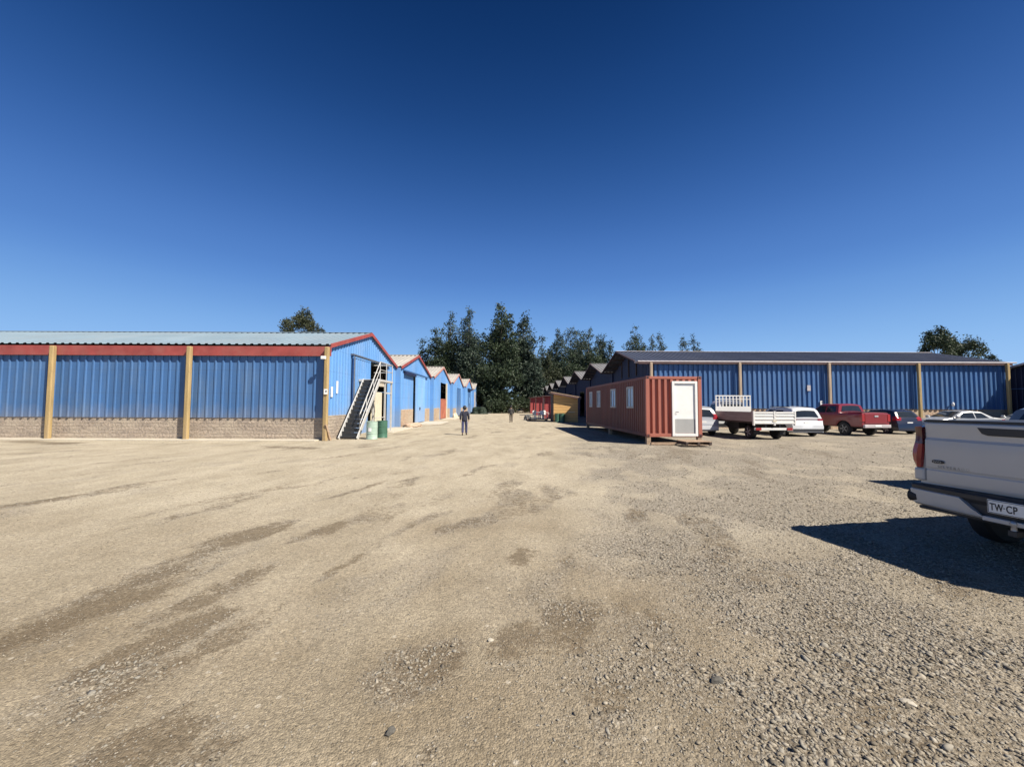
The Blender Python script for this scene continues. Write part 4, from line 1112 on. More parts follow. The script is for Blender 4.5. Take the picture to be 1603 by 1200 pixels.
# flatbed truck
r = park(13.27, 20.75, R(93), 'flatbed_truck', 'white flatbed truck with a barred headboard and slatted white tailgate', 'truck')
BL, BW = 3.45, 2.16
MB().box(0, BL, -BW / 2, BW / 2, .84, .93).build('bed_deck', MT['timber_dark'], r)
MB().box(.1, 5.0, -.42, -.32, .55, .83).build('chassis_rail', MT['dark_steel'], r); MB().box(.1, 5.0, .32, .42, .55, .83).build('chassis_rail', MT['dark_steel'], r)
for s in (-1, 1):
    b = MB().box(.06, BL, s * BW / 2 - .02 if s > 0 else -BW / 2 - .02, s * BW / 2 + .02 if s > 0 else -BW / 2 + .02, .93, 1.42)
    sb = b.build('dropside', MT['bedwood'], r, bevel=.006)
    for q in (.9, 1.15, 1.4): pass
for s in (-1, 1):
    tg = MB(); a, b = (-BW / 2, -.03) if s < 0 else (.03, BW / 2)
    tg.box(-.03, .03, a, b, .80, 1.42)
    to = tg.build('tailgate', MT['truck_white'], r, bevel=.006)
    for z in (.86, 1.06, 1.24, 1.38): MB().box(-.055, -.031, a + .03, b - .03, z - .035, z + .035).build('rib', MT['truck_white'], to, bevel=.008)
for y in (-BW / 2 - .0, 0, BW / 2): MB().box(-.06, .05, y - .035, y + .035, .74, 1.46).build('stake', MT['truck_white'], r)
MB().box(-.065, -.055, -.1, .1, .93, 1.01).build('number_plate', MT['cream'], r)
MB().box(.02, .10, -BW * .46, BW * .46, .50, .62).build('lamp_bar', MT['truck_white'], r)
for s in (-1, 1): MB().box(-.01, .02, s * BW * .38 - .14, s * BW * .38 + .14, .50, .62).build('tail_lamp', MT['lamp_red'], r)
hb = MB().box(BL, BL + .05, -BW / 2, BW / 2, 1.30, 1.68).build('headboard', MT['truck_white'], r, bevel=.006)
for i in range(11):
    y = -BW / 2 + .04 + (BW - .08) * i / 10
    MB().box(BL + .003, BL + .047, y - .03, y + .03, 1.68, 2.27).build('bar', MT['truck_white'], hb)
MB().box(BL - .003, BL + .053, -BW / 2, BW / 2, 2.27, 2.34).build('top_rail', MT['truck_white'], hb)
MB().box(BL + .005, BL + .045, -BW / 2, BW / 2, 2.09, 2.13).build('cross_rail', MT['truck_white'], hb)
cc = Car(1.75, 1.72, [(0, .55), (.01, 1.25), (.03, 1.9), (.12, 1.98), (.95, 1.98), (1.45, 1.28), (1.62, 1.1), (1.75, .5)], .45, (1.05,), .36, 1.25, .25, .06)
cab = empty('cab', (BL + .14, 0, 0)); cab.parent = r
cc.shell().build('body', MT['p_white'], cab, smooth=38)
for m in cc.side_patch([(.35, 1.28), (1.25, 1.26), (.95, 1.82), (.35, 1.82)]): m.build('window', MT['glass'], cab, smooth=60)
cc.top_patch(1.0, 1.42, .9, .92).build('windscreen', MT['glass'], cab, smooth=60)
MB().box(-.012, -.002, -.6, .6, 1.35, 1.8).build('rear_window', MT['glass'], cab)
for (x, y) in ((.85, .82), (.85, -.82), (BL + 1.19, .84), (BL + 1.19, -.84)): wheel(r, x, y, .36, .26, 'gutter')
for s in (-1, 1): MB().box(.35, .37, s * .68 - .15, s * .68 + .15, .25, .75).build('mud_flap', MT['black'], r)
MB().box(1.5, 2.6, .5, .9, .5, .82).build('side_locker', MT['black'], r)

# near white pickup
TR = empty('pickup_truck', (5.29, 4.26, ghs(5.9, 4.3)), R(9), 'big white pickup tail on at close range, with black tailgate handle and bumper step', 'pickup')
W = 2.0
c = pickup(TR, W, 'p_white_shade', 5.6, 1.50, 1.98, .62, .42, 1.85, tonneau=False)
MB().box(.02, 1.75, -.9, .9, 1.525, 1.55).build('bed_cover', MT['plastic'], TR, bevel=.01)
def across(prof, y0, y1, name, mat, parent, n=1, bevel=0, crown=.0):
    rows = []
    for i in range(n + 1):
        y = y0 + (y1 - y0) * i / n; k = (y / (W / 2)) ** 2
        rows.append([(x + crown * k, y, z) for x, z in prof])
    m = MB().grid(rows); npf = len(prof)
    m.f.append(tuple(range(npf))); m.f.append(tuple(range(len(m.v) - npf, len(m.v))))
    return m.build(name, mat, parent, smooth=22, bevel=bevel)
# tailgate: outline of its section, outer face first from top to bottom, then back up inside
tgp = [(.05, 1.535), (-.015, 1.53), (-.035, 1.515), (-.038, 1.49), (-.03, 1.44), (-.026, 1.34), (-.032, 1.325), (-.044, 1.31), (-.05, 1.20), (-.046, .985), (-.036, .965), (-.034, .955), (-.042, .94), (-.045, .84), (-.035, .80), (.05, .80)]
tg = across(tgp, -.86, .86, 'tailgate', MT['p_white_shade'], TR, 14, crown=.03)
MB().box(-.02, .06, -.85, .85, 1.532, 1.56).build('top_trim', MT['plastic'], tg, bevel=.008)
hp = [(.34, 1.485), (.30, 1.42), (.25, 1.402), (-.25, 1.402), (-.30, 1.42), (-.34, 1.485)]
MB().prism([(y_, z_) for y_, z_ in hp], 'X', -.042, -.026).build('handle', MT['plastic'], tg, bevel=.006)
def text(body, size, parent, mat, loc, ext=.003, name='lettering', sx=1, spacing=1):
    cu = bpy.data.curves.new(name, 'FONT'); cu.body = body; cu.size = size; cu.extrude = ext; cu.offset = .0018 if size > .1 else 0; cu.space_character = spacing
    t = bpy.data.objects.new(name, cu); COL.objects.link(t)
    me = bpy.data.meshes.new_from_object(t, depsgraph=None) if False else None
    dg = bpy.context.evaluated_depsgraph_get(); me = bpy.data.meshes.new_from_object(t.evaluated_get(dg))
    bpy.data.objects.remove(t)
    o = link_mesh(name, me, mat, parent, loc)
    o.rotation_euler = (R(90), 0, R(-90)); o.scale = (sx, 1, 1)
    return o
text('SILVERADO', .042, tg, MT['alloy'], (-.040, .73, .985), .002, 'lettering', 1.0, 1.55)
bd = MB().prism([(y_ * .062, z_ * .020) for y_, z_ in [(-1, .6), (-.6, 1), (.6, 1), (1, .6), (1, -.6), (.6, -1), (-.6, -1), (-1, -.6)]], 'X', -.004, .004).build('badge', MT['plastic'], tg, bevel=.003, loc=(-.045, .72, 1.055))
text('4WD', .034, bd, MT['alloy'], (-.0055, .05, -.012), .001, 'lettering', 1.1)
for sg in (1, -1):
    # lamp wraps the corner; upper half smoked, lower half bulges
    y0, y1 = sg * .872, sg * 1.012
    m = MB()
    rows = []
    for i in range(13):
        t = i / 12; z = .965 + .50 * t
        bul = .020 * math.sin(PI * min(1, max(0, (.62 - t) / .62))) if t < .62 else -.006 * math.sin(PI * (t - .62) / .38)
        inn = sg * (.915 - .035 * min(1, t * 1.6))
        rows.append([(.02, inn, z), (-.036, inn, z), (-.048 - bul, inn + sg * .03, z), (-.03 - bul, sg * (.965 + bul), z), (.05, sg * (1.0 + bul), z), (.16, sg * (1.008 + bul * .6), z), (.2, sg * .985, z)])
    low = MB().grid(rows[:8]).build('tail_lamp', MT['lamp_red'], TR, smooth=40)
    MB().grid(rows[7:]).build('lamp_top', MT['lamp_dark'], low, smooth=40)
    # corner panel below the lamp
    MB().box(-.03, .12, sg * .875 if sg > 0 else -1.0, sg * 1.0 if sg > 0 else -.875, .80, .96).build('corner_panel', MT['p_white_shade'], TR, bevel=.03)
# bumper: black step pad along the top, painted corner wings, black centre with the plate
pad = across([(.05, .775), (-.13, .765), (-.165, .745), (-.165, .70), (-.14, .66), (.05, .66)], -1.0, 1.0, 'bumper_step', MT['plastic'], TR, 14, crown=.10)
for sg in (1, -1):
    wing = []
    rows = []
    for i in range(9):
        t = i / 8
        ytop = sg * (.46 + .55 * t); ybot = sg * (.24 + .74 * t)
        kt = (ytop) ** 2 * .10; kb = (ybot) ** 2 * .10
        rows.append([(.05 + kt, ytop, .70), (-.155 + kt, ytop, .705), (-.178 + kt, ytop, .69), (-.18 + (kt + kb) / 2, (ytop * .5 + ybot * .5), .60), (-.165 + kb, ybot, .53), (-.13 + kb, ybot, .505), (.05 + kb, ybot, .505)])
    m = MB().grid(rows); m.f.append(tuple(range(7))); m.f.append(tuple(range(len(m.v) - 7, len(m.v))))
    wg = m.build('bumper_wing', MT['p_white_shade'], TR, smooth=25)
    # foot hole at the corner
    MB().lathe([(.01, -.05), (.075, -.05), (.075, .05), (.01, .05)], (-.022, sg * .985, .60), 'Y', 16).build('corner_step', MT['black'], wg)
MB().box(-.118, .03, -.42, .42, .54, .66).build('bumper_centre', MT['plastic'], TR, bevel=.01)
MB().box(-.175, .0, -.25, .25, .502, .55).build('bumper_lip', MT['p_white_shade'], TR, bevel=.008)
MB().box(-.07, .05, -.93, .93, .462, .502).build('air_dam', MT['plastic'], TR, bevel=.015)
MB().box(-.185, -.11, -.12, .12, .63, .68).build('plate_bracket', MT['plastic'], TR)
npl = MB().box(-.194, -.180, -.19, .19, .60, .74).build('number_plate', MT['white'], TR, bevel=.004)
fr = MB()
for a, b, e, f in ((-.184, .184, .606, .611), (-.184, .184, .729, .734)): fr.box(-.196, -.1945, a, b, e, f)
for a, b in ((-.184, -.179), (.179, .184)): fr.box(-.196, -.1945, a, b, .611, .729)
fr.build('border', MT['ink'], npl)
text('TW', .105, npl, MT['ink'], (-.196, .168, .633), .0008, 'lettering', .60, 1.08)
text('CP', .105, npl, MT['ink'], (-.196, .040, .633), .0008, 'lettering', .66, 1.08)
MB().lathe([(.001, -.1965), (.006, -.1965), (.006, -.1945), (.001, -.1945)], (0, .054, .670), 'X', 10).build('dot', MT['ink'], npl)
MB().box(-.2, .3, -.035, .035, .40, .46).build('tow_receiver', MT['dark_steel'], TR, bevel=.006)
MB().lathe([(.01, 0), (.025, 0), (.02, .04), (.032, .07), (.02, .1), (.01, .105)], (-.17, 0, .46), 'Z', 12).build('tow_ball', MT['alloy'], TR, smooth=50)
MB().tube([(.1, -.55, .40), (-.1, -.57, .385)], .035).build('exhaust_pipe', MT['alloy'], TR, smooth=50)
MB().box(.3, 1.6, -.6, .6, .38, .6).build('under_tray', MT['black'], TR)

# a second pickup parked alongside, only its shadow shows past the tailgate
GP = empty('pickup_truck', (9.2, 8.05, ghs(9.5, 8)), R(3), 'grey pickup parked beyond the big white one, mostly hidden by it', 'pickup')
pickup(GP, 1.82, 'p_grey', 5.2, 1.33, 1.72, .5, .38, 1.7)
MB().box(-.03, .02, -.70, .70, .72, 1.30).build('tailgate', MT['p_grey'], GP, bevel=.02)
MB().box(-.12, .0, -.84, .84, .46, .66).build('bumper', MT['plastic'], GP, bevel=.02)

# ------------------------------------------------------------------ trees
def tree(x, y, h, lobes, mat, label, nleaf=3600, leaf=.42, group='tall trees beyond the sheds', trunk_h=.75, cat='tree', name='tree', lean=0):
    """lobes: (dx, dy, z, rx, ry, rz) as shares of h"""
    r = empty(name, (x, y, 0), 0, label, cat, group)
    t = MB(); pts = []; rad = []
    r0 = .022 * h
    for i in range(9):
        q = i / 8
        pts.append((math.sin(q * 3 + x) * .012 * h + lean * q * h, math.cos(q * 2.3 + y) * .012 * h, -.2 + q * h * trunk_h)); rad.append(r0 * (1 - .8 * q) + .02)
    t.tube(pts, rad, 9)
    for (dx, dy, z, rx, ry, rz) in lobes:
        zb = max(.12, z - rz * 1.0)
        q = min(zb / trunk_h, .95); i = int(q * 8); b = Vector(pts[i])
        e = Vector((dx * h, dy * h, (z + rz * .3) * h)); m = (b + e) / 2 + Vector((0, 0, -.03 * h))
        t.tube([b, m, e], [rad[i] * .55, rad[i] * .35, .02], 6)
    t.build('trunk', MT['bark'], r, smooth=60)
    # crown: tufts of leaf blades clustered round points in the lobes
    tot = sum(rx * ry * rz for *_, rx, ry, rz in lobes)
    V = []; F = []; T = []
    for (dx, dy, z, rx, ry, rz) in lobes:
        nt = max(14, int(nleaf / 14 * 2.6 * (rx * ry * rz) / tot))
        for _ in range(nt):
            d = Vector((random.gauss(0, 1), random.gauss(0, 1), random.gauss(0, 1))).normalized() * random.uniform(.25, 1.0) ** .45
            d *= 1 + .28 * mnoise.noise(d * 2.2 + Vector((x, y, z * 9)))
            cx, cy, cz = (dx + d.x * rx) * h, (dy + d.y * ry) * h, (z + d.z * rz) * h
            ts = random.uniform(.7, 1.5) * leaf * 1.5
            # one tuft is one island so it takes one tone
            tone = random.random()
            for k in range(14):
                o = Vector((random.gauss(0, .55), random.gauss(0, .55), random.gauss(0, .5))) * ts
                a = Vector((random.gauss(0, 1), random.gauss(0, 1), random.gauss(0, 1) - .4)).normalized()
                bb = a.cross(Vector((random.gauss(0, 1), random.gauss(0, 1), random.gauss(0, 1)))).normalized()
                L = leaf * random.uniform(.9, 1.9); wd = L * random.uniform(.4, .7)
                p = Vector((cx, cy, cz)) + o
                i0 = len(V)
                V += [tuple(p - bb * wd * .5), tuple(p + a * L * .5 - bb * wd * .1), tuple(p + a * L), tuple(p + a * L * .5 + bb * wd * .7)]
                F.append((i0, i0 + 1, i0 + 2, i0 + 3)); T += [min(1, max(0, tone * .8 + random.uniform(0, .22)))] * 4
    me = bpy.data.meshes.new('crown'); me.from_pydata(V, [], F)
    a = me.attributes.new('tone', 'FLOAT', 'POINT'); a.data.foreach_set('value', T)
    link_mesh('crown', me, MT[mat], r)
    return r

def place(px, d): return (px - 801.5) / FPX * d
def hgt(px, py, d): return CAM_H + (633 + (px - 801) * .0044 - py) / FPX * d

def conical(h, w, z0, n, top=.05):
    """lobes of a tall tapering crown, w = half width as share of h"""
    L = []
    for i in range(n):
        t = i / (n - 1); z = z0 + (.95 - z0) * t
        rr = w * (1 - t ** 1.7) ** .75 + top * 1.6
        k = 1 if t > .93 else (2 if t > .7 else 4)
        for j in range(k):
            a = random.uniform(0, 2 * PI)
            o = rr * .15 if k == 1 else rr * random.uniform(.35, .65)
            L.append((math.cos(a) * o, math.sin(a) * o, z + random.uniform(-.035, .035) * (t < .95), rr * random.uniform(.52, .82), rr * random.uniform(.52, .82), (.95 - z0) / n * random.uniform(.7, 1.2) + .012))
    return L

def tall(px, py, d, w_px, z0, mat, label, n=7, nleaf=4200, top=.03, leaf=.42, **kw):
    h = hgt(px, py, d); w = w_px / FPX * d / h / 2
    return tree(place(px, d), d, h * .985, conical(h, w, z0, n, top), mat, label, nleaf, leaf, **kw)

tall(782, 473, 84, 56, .12, 'leaf_a', 'tallest dark conical tree rising at the end of the lane', 10, 9000)
tall(822, 491, 92, 38, .22, 'leaf_b', 'slender tree with ragged open crown just beside the tallest one', 9, 7000, leaf=.40)
tall(734, 484, 108, 36, .25, 'leaf_b', 'tall narrow tree with a rounded loose top, between the domed group and the tallest tree', 8, 6500)
tall(704, 490, 112, 56, .15, 'leaf_a', 'broad dark tree with a pointed tip behind the blue gables', 8, 7000)
tall(682, 515, 116, 60, .15, 'leaf_a', 'dark shoulder tree lower than the pointed one, behind the blue gables', 7, 4500)
tall(660, 534, 118, 44, .15, 'leaf_a', 'low dark tree at the outer end of the clump behind the second blue gable', 6, 4200)
tall(718, 545, 110, 52, .1, 'leaf_c', 'olive bushy tree low in the clump over the far blue gables', 7, 5000)
tall(757, 592, 104, 36, .1, 'leaf_c', 'lower olive tree filling the foot of the clump by the last blue shed', 6, 3600)
tall(850, 532, 126, 34, .15, 'leaf_a', 'dark lower tree at the inner edge of the row over the shaded gables', 6, 3600)
tall(872, 517, 132, 30, .2, 'leaf_b', 'upright tree with twin tips in the row over the shaded gables', 8, 6000, top=.04)
tall(893, 511, 134, 34, .2, 'leaf_b', 'broadest and highest upright tree in the row over the shaded gables', 8, 7000, top=.055)
tall(909, 532, 138, 18, .2, 'leaf_b', 'thin upright tree squeezed between two taller ones over the shaded gables', 7, 3000)
tall(922, 512, 136, 32, .2, 'leaf_a', 'upright tree with a dense rounded tip near the peak of the long shed', 8, 6500, top=.05)
tall(938, 524, 140, 15, .2, 'leaf_b', 'thin spire shaped tree, first of a pair near the long shed roof', 7, 2600, top=.025)
tall(946, 527, 142, 13, .2, 'leaf_b', 'thin spire shaped tree, second of a pair touching the long shed roof', 7, 2400, top=.025)
tall(956, 533, 138, 24, .2, 'leaf_a', 'dark tree partly cut off by the peak of the long shed roof', 6, 2200)
tall(838, 560, 118, 34, .08, 'leaf_c', 'olive bushy tree over the crimson huts', 6, 3000)
tall(886, 546, 128, 58, .06, 'leaf_a', 'broad dark tree filling the row low over the shaded gables', 7, 6500)
tall(925, 548, 130, 50, .06, 'leaf_a', 'broad dark tree close behind the peak of the long shed, below the thin spires', 7, 5500)
tall(858, 556, 124, 46, .06, 'leaf_c', 'broad olive tree low in the row, above the roof of the yellow hut', 7, 4800)
tall(868, 562, 136, 46, .1, 'leaf_a', 'dark bushy tree behind the small pale roof triangles', 6, 4000)
def dome(px, py, d, w_px, mat, label, n=9, nleaf=3600, z_mid=.72, leaf=.4, **kw):
    h = hgt(px, py, d); w = w_px / FPX * d / h / 2
    L = []
    for i in range(n):
        a = 2.4 * i; q = math.sqrt((i + .3) / n)
        z = z_mid + .20 * (1 - q * q) * random.uniform(.6, 1.0)
        L.append((math.cos(a) * q * w * .85, math.sin(a) * q * w * .85, z - .07 * q * random.random(), w * random.uniform(.20, .38), w * random.uniform(.20, .38), .075 * random.uniform(.6, 1.2)))
    return tree(place(px, d), d, h, L, mat, label, nleaf, leaf, trunk_h=.68, **kw)
tall(995, 513, 140, 40, .25, 'leaf_a', 'dense dark dome topped tree behind the long shed roof near its peak', 7, 6500, top=.045)
tall(1022, 528, 144, 14, .3, 'leaf_b', 'small thin tree top, nearer the dome topped one above the long roof', 6, 1300, top=.025)
tall(1033, 526, 146, 16, .3, 'leaf_b', 'airy thin tree top beside the small thin one above the long roof', 6, 1500, top=.03)
tall(1070, 526, 146, 20, .3, 'leaf_b', 'airy tree top, fuller of the last two above the long roof', 6, 1900, top=.03)
tall(1087, 529, 148, 16, .3, 'leaf_b', 'airy tree top at the end of the trees above the long roof', 6, 1500, top=.03)
dome(470, 487, 82, 62, 'leaf_c', 'round loose tree standing alone beyond the pale zinc roof', 9, 1900, .80, .30, group='single trees beyond the roofs')
dome(1474, 518, 62, 52, 'leaf_a', 'spreading dark tree, larger of the pair beyond the long dark roof end', 9, 1700, .80, .25, group='single trees beyond the roofs')
dome(1518, 531, 64, 48, 'leaf_a', 'spreading lower tree, smaller of the pair beyond the long dark roof end', 8, 1200, .80, .24, group='single trees beyond the roofs')
dome(1553, 556, 72, 20, 'leaf_a', 'little round tree top peeping over the long roof beside the last post', 4, 420, .84, .22, group='single trees beyond the roofs')
def shrub(x, y, h, w, mat, label, n=900):
    L = [(random.uniform(-.4, .4) * w / h, random.uniform(-.3, .3) * w / h, random.uniform(.3, .75), w / h * .45, w / h * .45, .3) for _ in range(6)]
    tree(x, y, h, L, mat, label, n, .28, 'bushes at the lane end', .5, 'bush', 'bush')
shrub(-3.2, 80, 2.6, 2.4, 'leaf_a', 'dark bush at the foot of the tallest tree, nearer the blue sheds')
shrub(-.6, 82, 2.2, 2.4, 'leaf_c', 'olive bush at the foot of the tallest tree, behind the man in brown')
shrub(2.4, 88, 3.4, 2.8, 'leaf_a', 'dark bush closing the lane end before the crimson huts')
shrub(-5.2, 90, 3.6, 3.0, 'leaf_a', 'dark bush against the last blue shed')
shrub(4.6, 92, 4.2, 3.2, 'leaf_c', 'tall olive bush behind the most distant crimson hut')

# ------------------------------------------------------------------ people
def skin_obj(name, verts, edges, radii, mat, parent, sub=2, root=0):
    me = bpy.data.meshes.new(name); me.from_pydata(verts, edges, [])
    o = link_mesh(name, me, mat, parent)
    me.skin_vertices.new(name='s') if hasattr(me.skin_vertices, 'new') and not me.skin_vertices else None
    md = o.modifiers.new('skin', 'SKIN'); md.use_smooth_shade = True; md.branch_smoothing = .6
    sv = me.skin_vertices[0].data
    for i, r in enumerate(radii): sv[i].radius = (r, r) if not isinstance(r, tuple) else r
    sv[root].use_root = True
    sb = o.modifiers.new('sub', 'SUBSURF'); sb.levels = sub; sb.render_levels = sub
    return o

def person(x, y, rz, H, top, legs, label, stride=.18, arm=(.05, -.1), bag=False):
    r = empty('person', (x, y, ghs(x, y)), rz, label, 'person')
    s = H / 1.70
    P = {}; 
    J = [('pelvis', (0, 0, .93), .12), ('waist', (0, .0, 1.06), .115), ('chest', (0, .015, 1.26), .13), ('neckb', (0, .0, 1.42), .06), ('neck', (0, .015, 1.48), .05),
         ('skull', (0, .02, 1.60), .085), ('crown', (0, .01, 1.66), .06)]
    E = [('pelvis', 'waist'), ('waist', 'chest'), ('chest', 'neckb'), ('neckb', 'neck'), ('neck', 'skull'), ('skull', 'crown')]
    for sg, nm in ((-1, 'l'), (1, 'r')):
        st = stride * sg; aw = arm[0] if sg < 0 else arm[1]
        J += [('sh' + nm, (sg * .17, 0, 1.38), .06), ('el' + nm, (sg * .235, -.03 + aw * .5, 1.12), .042), ('wr' + nm, (sg * .245, .05 + aw, .90), .028), ('pa' + nm, (sg * .245, .07 + aw, .83), .03)]
        E += [('chest', 'sh' + nm), ('sh' + nm, 'el' + nm), ('el' + nm, 'wr' + nm), ('wr' + nm, 'pa' + nm)]
        for f in range(4):
            fy = .045 - .022 * f
            J += [(f'f{f}a{nm}', (sg * .245, .08 + aw + fy * .8, .775), .0095), (f'f{f}b{nm}', (sg * .235, .085 + aw + fy, .74 + .006 * abs(f - 1.3)), .008)]
            E += [('pa' + nm, f'f{f}a{nm}'), (f'f{f}a{nm}', f'f{f}b{nm}')]
        J += [('ta' + nm, (sg * .235, .12 + aw, .81), .011), ('tb' + nm, (sg * .225, .14 + aw, .775), .009)]
        E += [('pa' + nm, 'ta' + nm), ('ta' + nm, 'tb' + nm)]
        J += [('hi' + nm, (sg * .09, 0, .88), .085), ('kn' + nm, (sg * .10, .03 + st * .55, .49), .055), ('an' + nm, (sg * .10, -.02 + st, .09 + .03 * (st < 0)), .035), ('to' + nm, (sg * .115, .12 + st, .04), .035)]
        E += [('pelvis', 'hi' + nm), ('hi' + nm, 'kn' + nm), ('kn' + nm, 'an' + nm), ('an' + nm, 'to' + nm)]
    idx = {j[0]: i for i, j in enumerate(J)}
    V = [tuple(q * s for q in j[1]) for j in J]
    skin_obj('body', V, [(idx[a], idx[b]) for a, b in E], [j[2] * s for j in J], MT['skin'], r)
    pos = {j[0]: Vector(j[1]) for j in J}; pos['hem'] = Vector((0, 0, .78)); pos['belt'] = Vector((0, 0, 1.06))
    def part(name, chain, rad, mat, edges=None):
        n = list(chain); vs = [tuple(pos[k] * s) for k in n]
        ed = edges or [(i, i + 1) for i in range(len(n) - 1)]
        ed = [(n.index(a), n.index(b)) if isinstance(a, str) else (a, b) for a, b in ed]
        return skin_obj(name, vs, ed, [q * s if not isinstance(q, tuple) else tuple(k * s for k in q) for q in rad], mat, r)
    part('jacket', ['hem', 'pelvis', 'waist', 'chest', 'neckb', 'shl', 'ell', 'wrl', 'shr', 'elr', 'wrr'], [(.19, .15), (.195, .155), (.185, .15), (.19, .155), .085, .092, .075, .055, .092, .075, .055], top,
         [('hem', 'pelvis'), ('pelvis', 'waist'), ('waist', 'chest'), ('chest', 'neckb'), ('chest', 'shl'), ('shl', 'ell'), ('ell', 'wrl'), ('chest', 'shr'), ('shr', 'elr'), ('elr', 'wrr')])
    part('trousers', ['belt', 'pelvis', 'hil', 'knl', 'anl', 'hir', 'knr', 'anr'], [(.15, .12), (.165, .13), .10, .08, .07, .10, .08, .07], legs,
         [('belt', 'pelvis'), ('pelvis', 'hil'), ('hil', 'knl'), ('knl', 'anl'), ('pelvis', 'hir'), ('hir', 'knr'), ('knr', 'anr')])
    for nm in 'lr':
        a, b = pos['an' + nm], pos['to' + nm]
        skin_obj('shoe', [tuple(Vector((a.x, a.y - .04, .055)) * s), tuple(Vector((b.x, b.y, .045)) * s), tuple(Vector((b.x, b.y + .07, .04)) * s)], [(0, 1), (1, 2)], [.055 * s, .05 * s, .035 * s], MT['boot'], r)
    sk = pos['skull']
    hm = MB(); rows = []
    for i in range(7):
        th = PI * .60 * i / 6
        rows.append([((sk.x + .114 * math.sin(th) * math.cos(a)) * s, (sk.y - .012 + .122 * math.sin(th) * math.sin(a) - .02 * (i > 4)) * s, (sk.z + .02 + .128 * math.cos(th)) * s) for a in np.linspace(0, 2 * PI, 15)])
    hm.grid(rows)
    rows = []      # hair down the back of the head to the nape
    for i in range(5):
        th = PI * (.55 + .27 * i / 4)
        rows.append([((sk.x + .116 * math.sin(th) ** .6 * math.cos(a)) * s, (sk.y - .012 + .124 * math.sin(th) ** .6 * math.sin(a)) * s, (sk.z + .02 + .128 * math.cos(th)) * s) for a in np.linspace(PI * .98, PI * 2.02, 12)])
    hm.grid(rows); hm.build('hair', MT['hair'], r, smooth=80)
    f = MB()
    f.beam(((0) * s, (sk.y + .085) * s, (sk.z - .0) * s), (0, (sk.y + .115) * s, (sk.z - .03) * s), .025 * s, .03 * s); f.build('nose', MT['skin'], r, bevel=.004)
    for sg in (-1, 1):
        MB().lathe([(.002, -.005), (.012, -.004), (.014, .004), (.002, .006)], (sg * .035 * s, (sk.y + .09) * s, (sk.z + .012) * s), 'Y', 10).build('eye', MT['ink'], r)
        MB().lathe([(.004, -.012), (.03, -.008), (.033, .006), (.01, .012)], (sg * .092 * s, sk.y * s, (sk.z - .005) * s), 'X', 12).build('ear', MT['skin'], r, smooth=60)
    MB().box(-.025 * s, .025 * s, (sk.y + .083) * s, (sk.y + .09) * s, (sk.z - .062) * s, (sk.z - .054) * s).build('mouth', MT['rust'], r)
    return r
x, y = gnd(727, 680.5)
person(x, y, R(4), 1.62, MT['jacket'], MT['jeans'], 'man in navy jacket and blue jeans walking away up the lane', .17, (-.08, .10))
x, y = gnd(800, 661)
person(x, y + .0, R(10), 1.62, MT['dark_cloth'], MT['khaki'], 'distant man in dark brown clothes standing in mid lane before the trees', .05, (.10, -.02))

# ------------------------------------------------------------------ light, sky, camera
SUN_DIR = Vector((.76, -.50, 1.0)).normalized()
el = math.asin(SUN_DIR.z); az = math.atan2(SUN_DIR.x, SUN_DIR.y)
sd = bpy.data.lights.new('sun', 'SUN'); sd.energy = 5.0; sd.angle = R(.53); sd.color = (1.0, .93, .82)
so = bpy.data.objects.new('sun', sd); COL.objects.link(so); so.location = (20, -20, 40)
so.rotation_euler = SUN_DIR.to_track_quat('Z', 'Y').to_euler()
wd = bpy.data.worlds.new('World'); scn.world = wd; wd.use_nodes = True
nt = wd.node_tree; bg = nt.nodes['Background']
sky = nt.nodes.new('ShaderNodeTexSky'); sky.sky_type = 'NISHITA'; sky.sun_disc = False
sky.sun_elevation = el; sky.sun_rotation = az
sky.altitude = 600; sky.air_density = 1.0; sky.dust_density = .4; sky.ozone_density = 3.0
sp = nt.nodes.new('ShaderNodeSeparateColor'); cb = nt.nodes.new('ShaderNodeCombineColor')
nt.links.new(sky.outputs[0], sp.inputs[0])
CURV = ([(0, 0), (.68, .06), (.87, .246), (1.48, 1.2), (2.13, 1.9), (2.9, 2.9), (5, 3.5)],      # a clear, deep blue winter sky
        [(0, 0), (1.2, .41), (1.49, 1.02), (2.5, 3.05), (3.59, 4.3), (4.6, 5.7), (8, 6.6)],
        [(0, 0), (2.35, 1.65), (2.85, 3.48), (4.36, 7.9), (5.85, 9.4), (6.8, 10.5), (10, 11.6)])
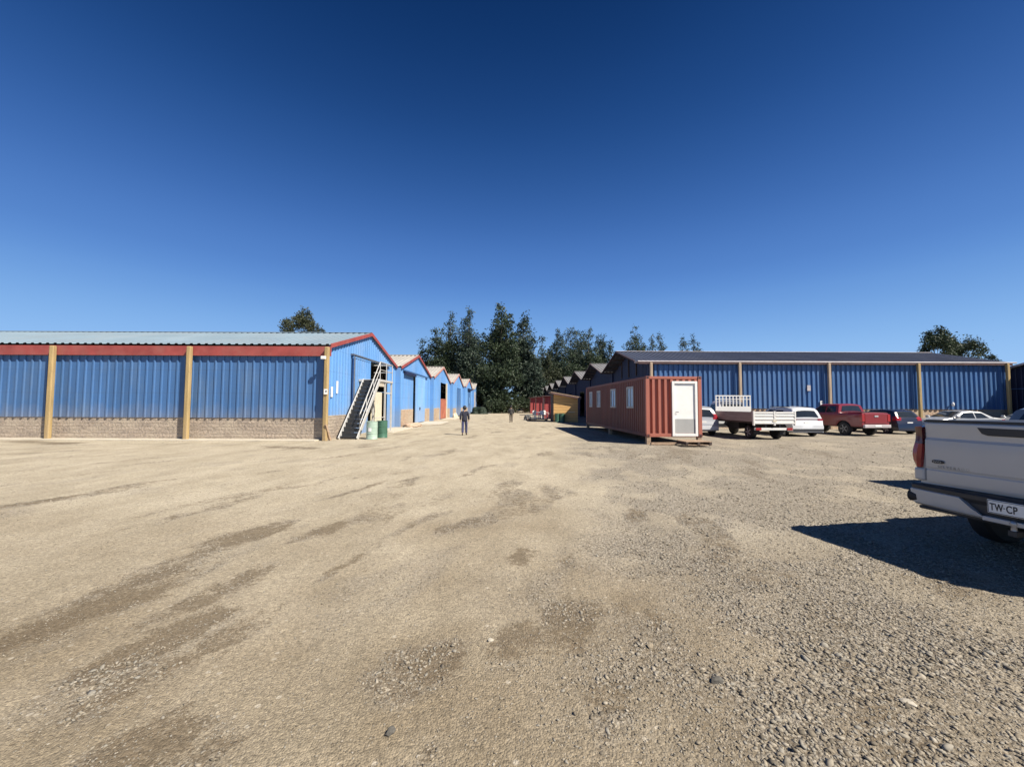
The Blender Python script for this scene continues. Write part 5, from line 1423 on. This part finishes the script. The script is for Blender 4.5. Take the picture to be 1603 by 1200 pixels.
for i, pts in enumerate(CURV):
    dv = nt.nodes.new('ShaderNodeMath'); dv.operation = 'MULTIPLY'; dv.inputs[1].default_value = .1; dv.use_clamp = True
    fc = nt.nodes.new('ShaderNodeFloatCurve'); cv = fc.mapping.curves[0]
    for q, (a, b) in enumerate(pts):
        if q == 0: cv.points[0].location = (0, 0)
        elif q == 1: cv.points[1].location = (a / 10, b / 12)
        else: cv.points.new(a / 10, b / 12)
    if pts[-1][0] < 10: cv.points.new(1.0, pts[-1][1] / 12)
    fc.mapping.update()
    ml = nt.nodes.new('ShaderNodeMath'); ml.operation = 'MULTIPLY'; ml.inputs[1].default_value = 12
    nt.links.new(sp.outputs[i], dv.inputs[0]); nt.links.new(dv.outputs[0], fc.inputs['Value']); nt.links.new(fc.outputs[0], ml.inputs[0]); nt.links.new(ml.outputs[0], cb.inputs[i])
tcw = nt.nodes.new('ShaderNodeTexCoord'); sz = nt.nodes.new('ShaderNodeSeparateXYZ'); nt.links.new(tcw.outputs['Generated'], sz.inputs[0])
rp = nt.nodes.new('ShaderNodeValToRGB'); cr = rp.color_ramp; cr.interpolation = 'B_SPLINE'
ELEV = [(0.0, (.40, .62, .93)), (.06, (.35, .585, .93)), (.139, (.24, .47, .85)), (.233, (.125, .30, .68)), (.292, (.092, .235, .60)), (.40, (.048, .145, .43)), (.524, (.0190, .080, .275)), (.63, (.0095, .050, .19)), (.72, (.0045, .032, .130)), (1.0, (.003, .018, .085))]
for q, (a, b) in enumerate(ELEV):
    e = cr.elements[0] if q == 0 else (cr.elements[1] if q == 1 else cr.elements.new(a))
    e.position = a; e.color = (*b, 1)
nt.links.new(sz.outputs[2], rp.inputs[0])
gn = nt.nodes.new('ShaderNodeVectorMath'); gn.operation = 'SCALE'; gn.inputs['Scale'].default_value = 1 / (1.647 * .05); nt.links.new(rp.outputs[0], gn.inputs[0])
mx = nt.nodes.new('ShaderNodeMix'); mx.data_type = 'RGBA'; mx.inputs[0].default_value = .85
nt.links.new(cb.outputs[0], mx.inputs[6]); nt.links.new(gn.outputs[0], mx.inputs[7])
nt.links.new(mx.outputs[2], bg.inputs[0]); bg.inputs[1].default_value = .05

cd = bpy.data.cameras.new('camera'); cam = bpy.data.objects.new('camera', cd); COL.objects.link(cam)
cd.sensor_width = 36; cd.sensor_fit = 'HORIZONTAL'; cd.lens = 36 * FPX / 1603.0; cd.clip_start = .05; cd.clip_end = 4000
cam.matrix_world = Matrix.Translation((0, 0, CAM_H)) @ CAM_M
scn.camera = cam
vs = scn.view_settings
vs.view_transform = 'Standard'; vs.look = 'None'; vs.exposure = .72; vs.gamma = 1
scn.cycles.use_denoising = True
scn.cycles.max_bounces = 6
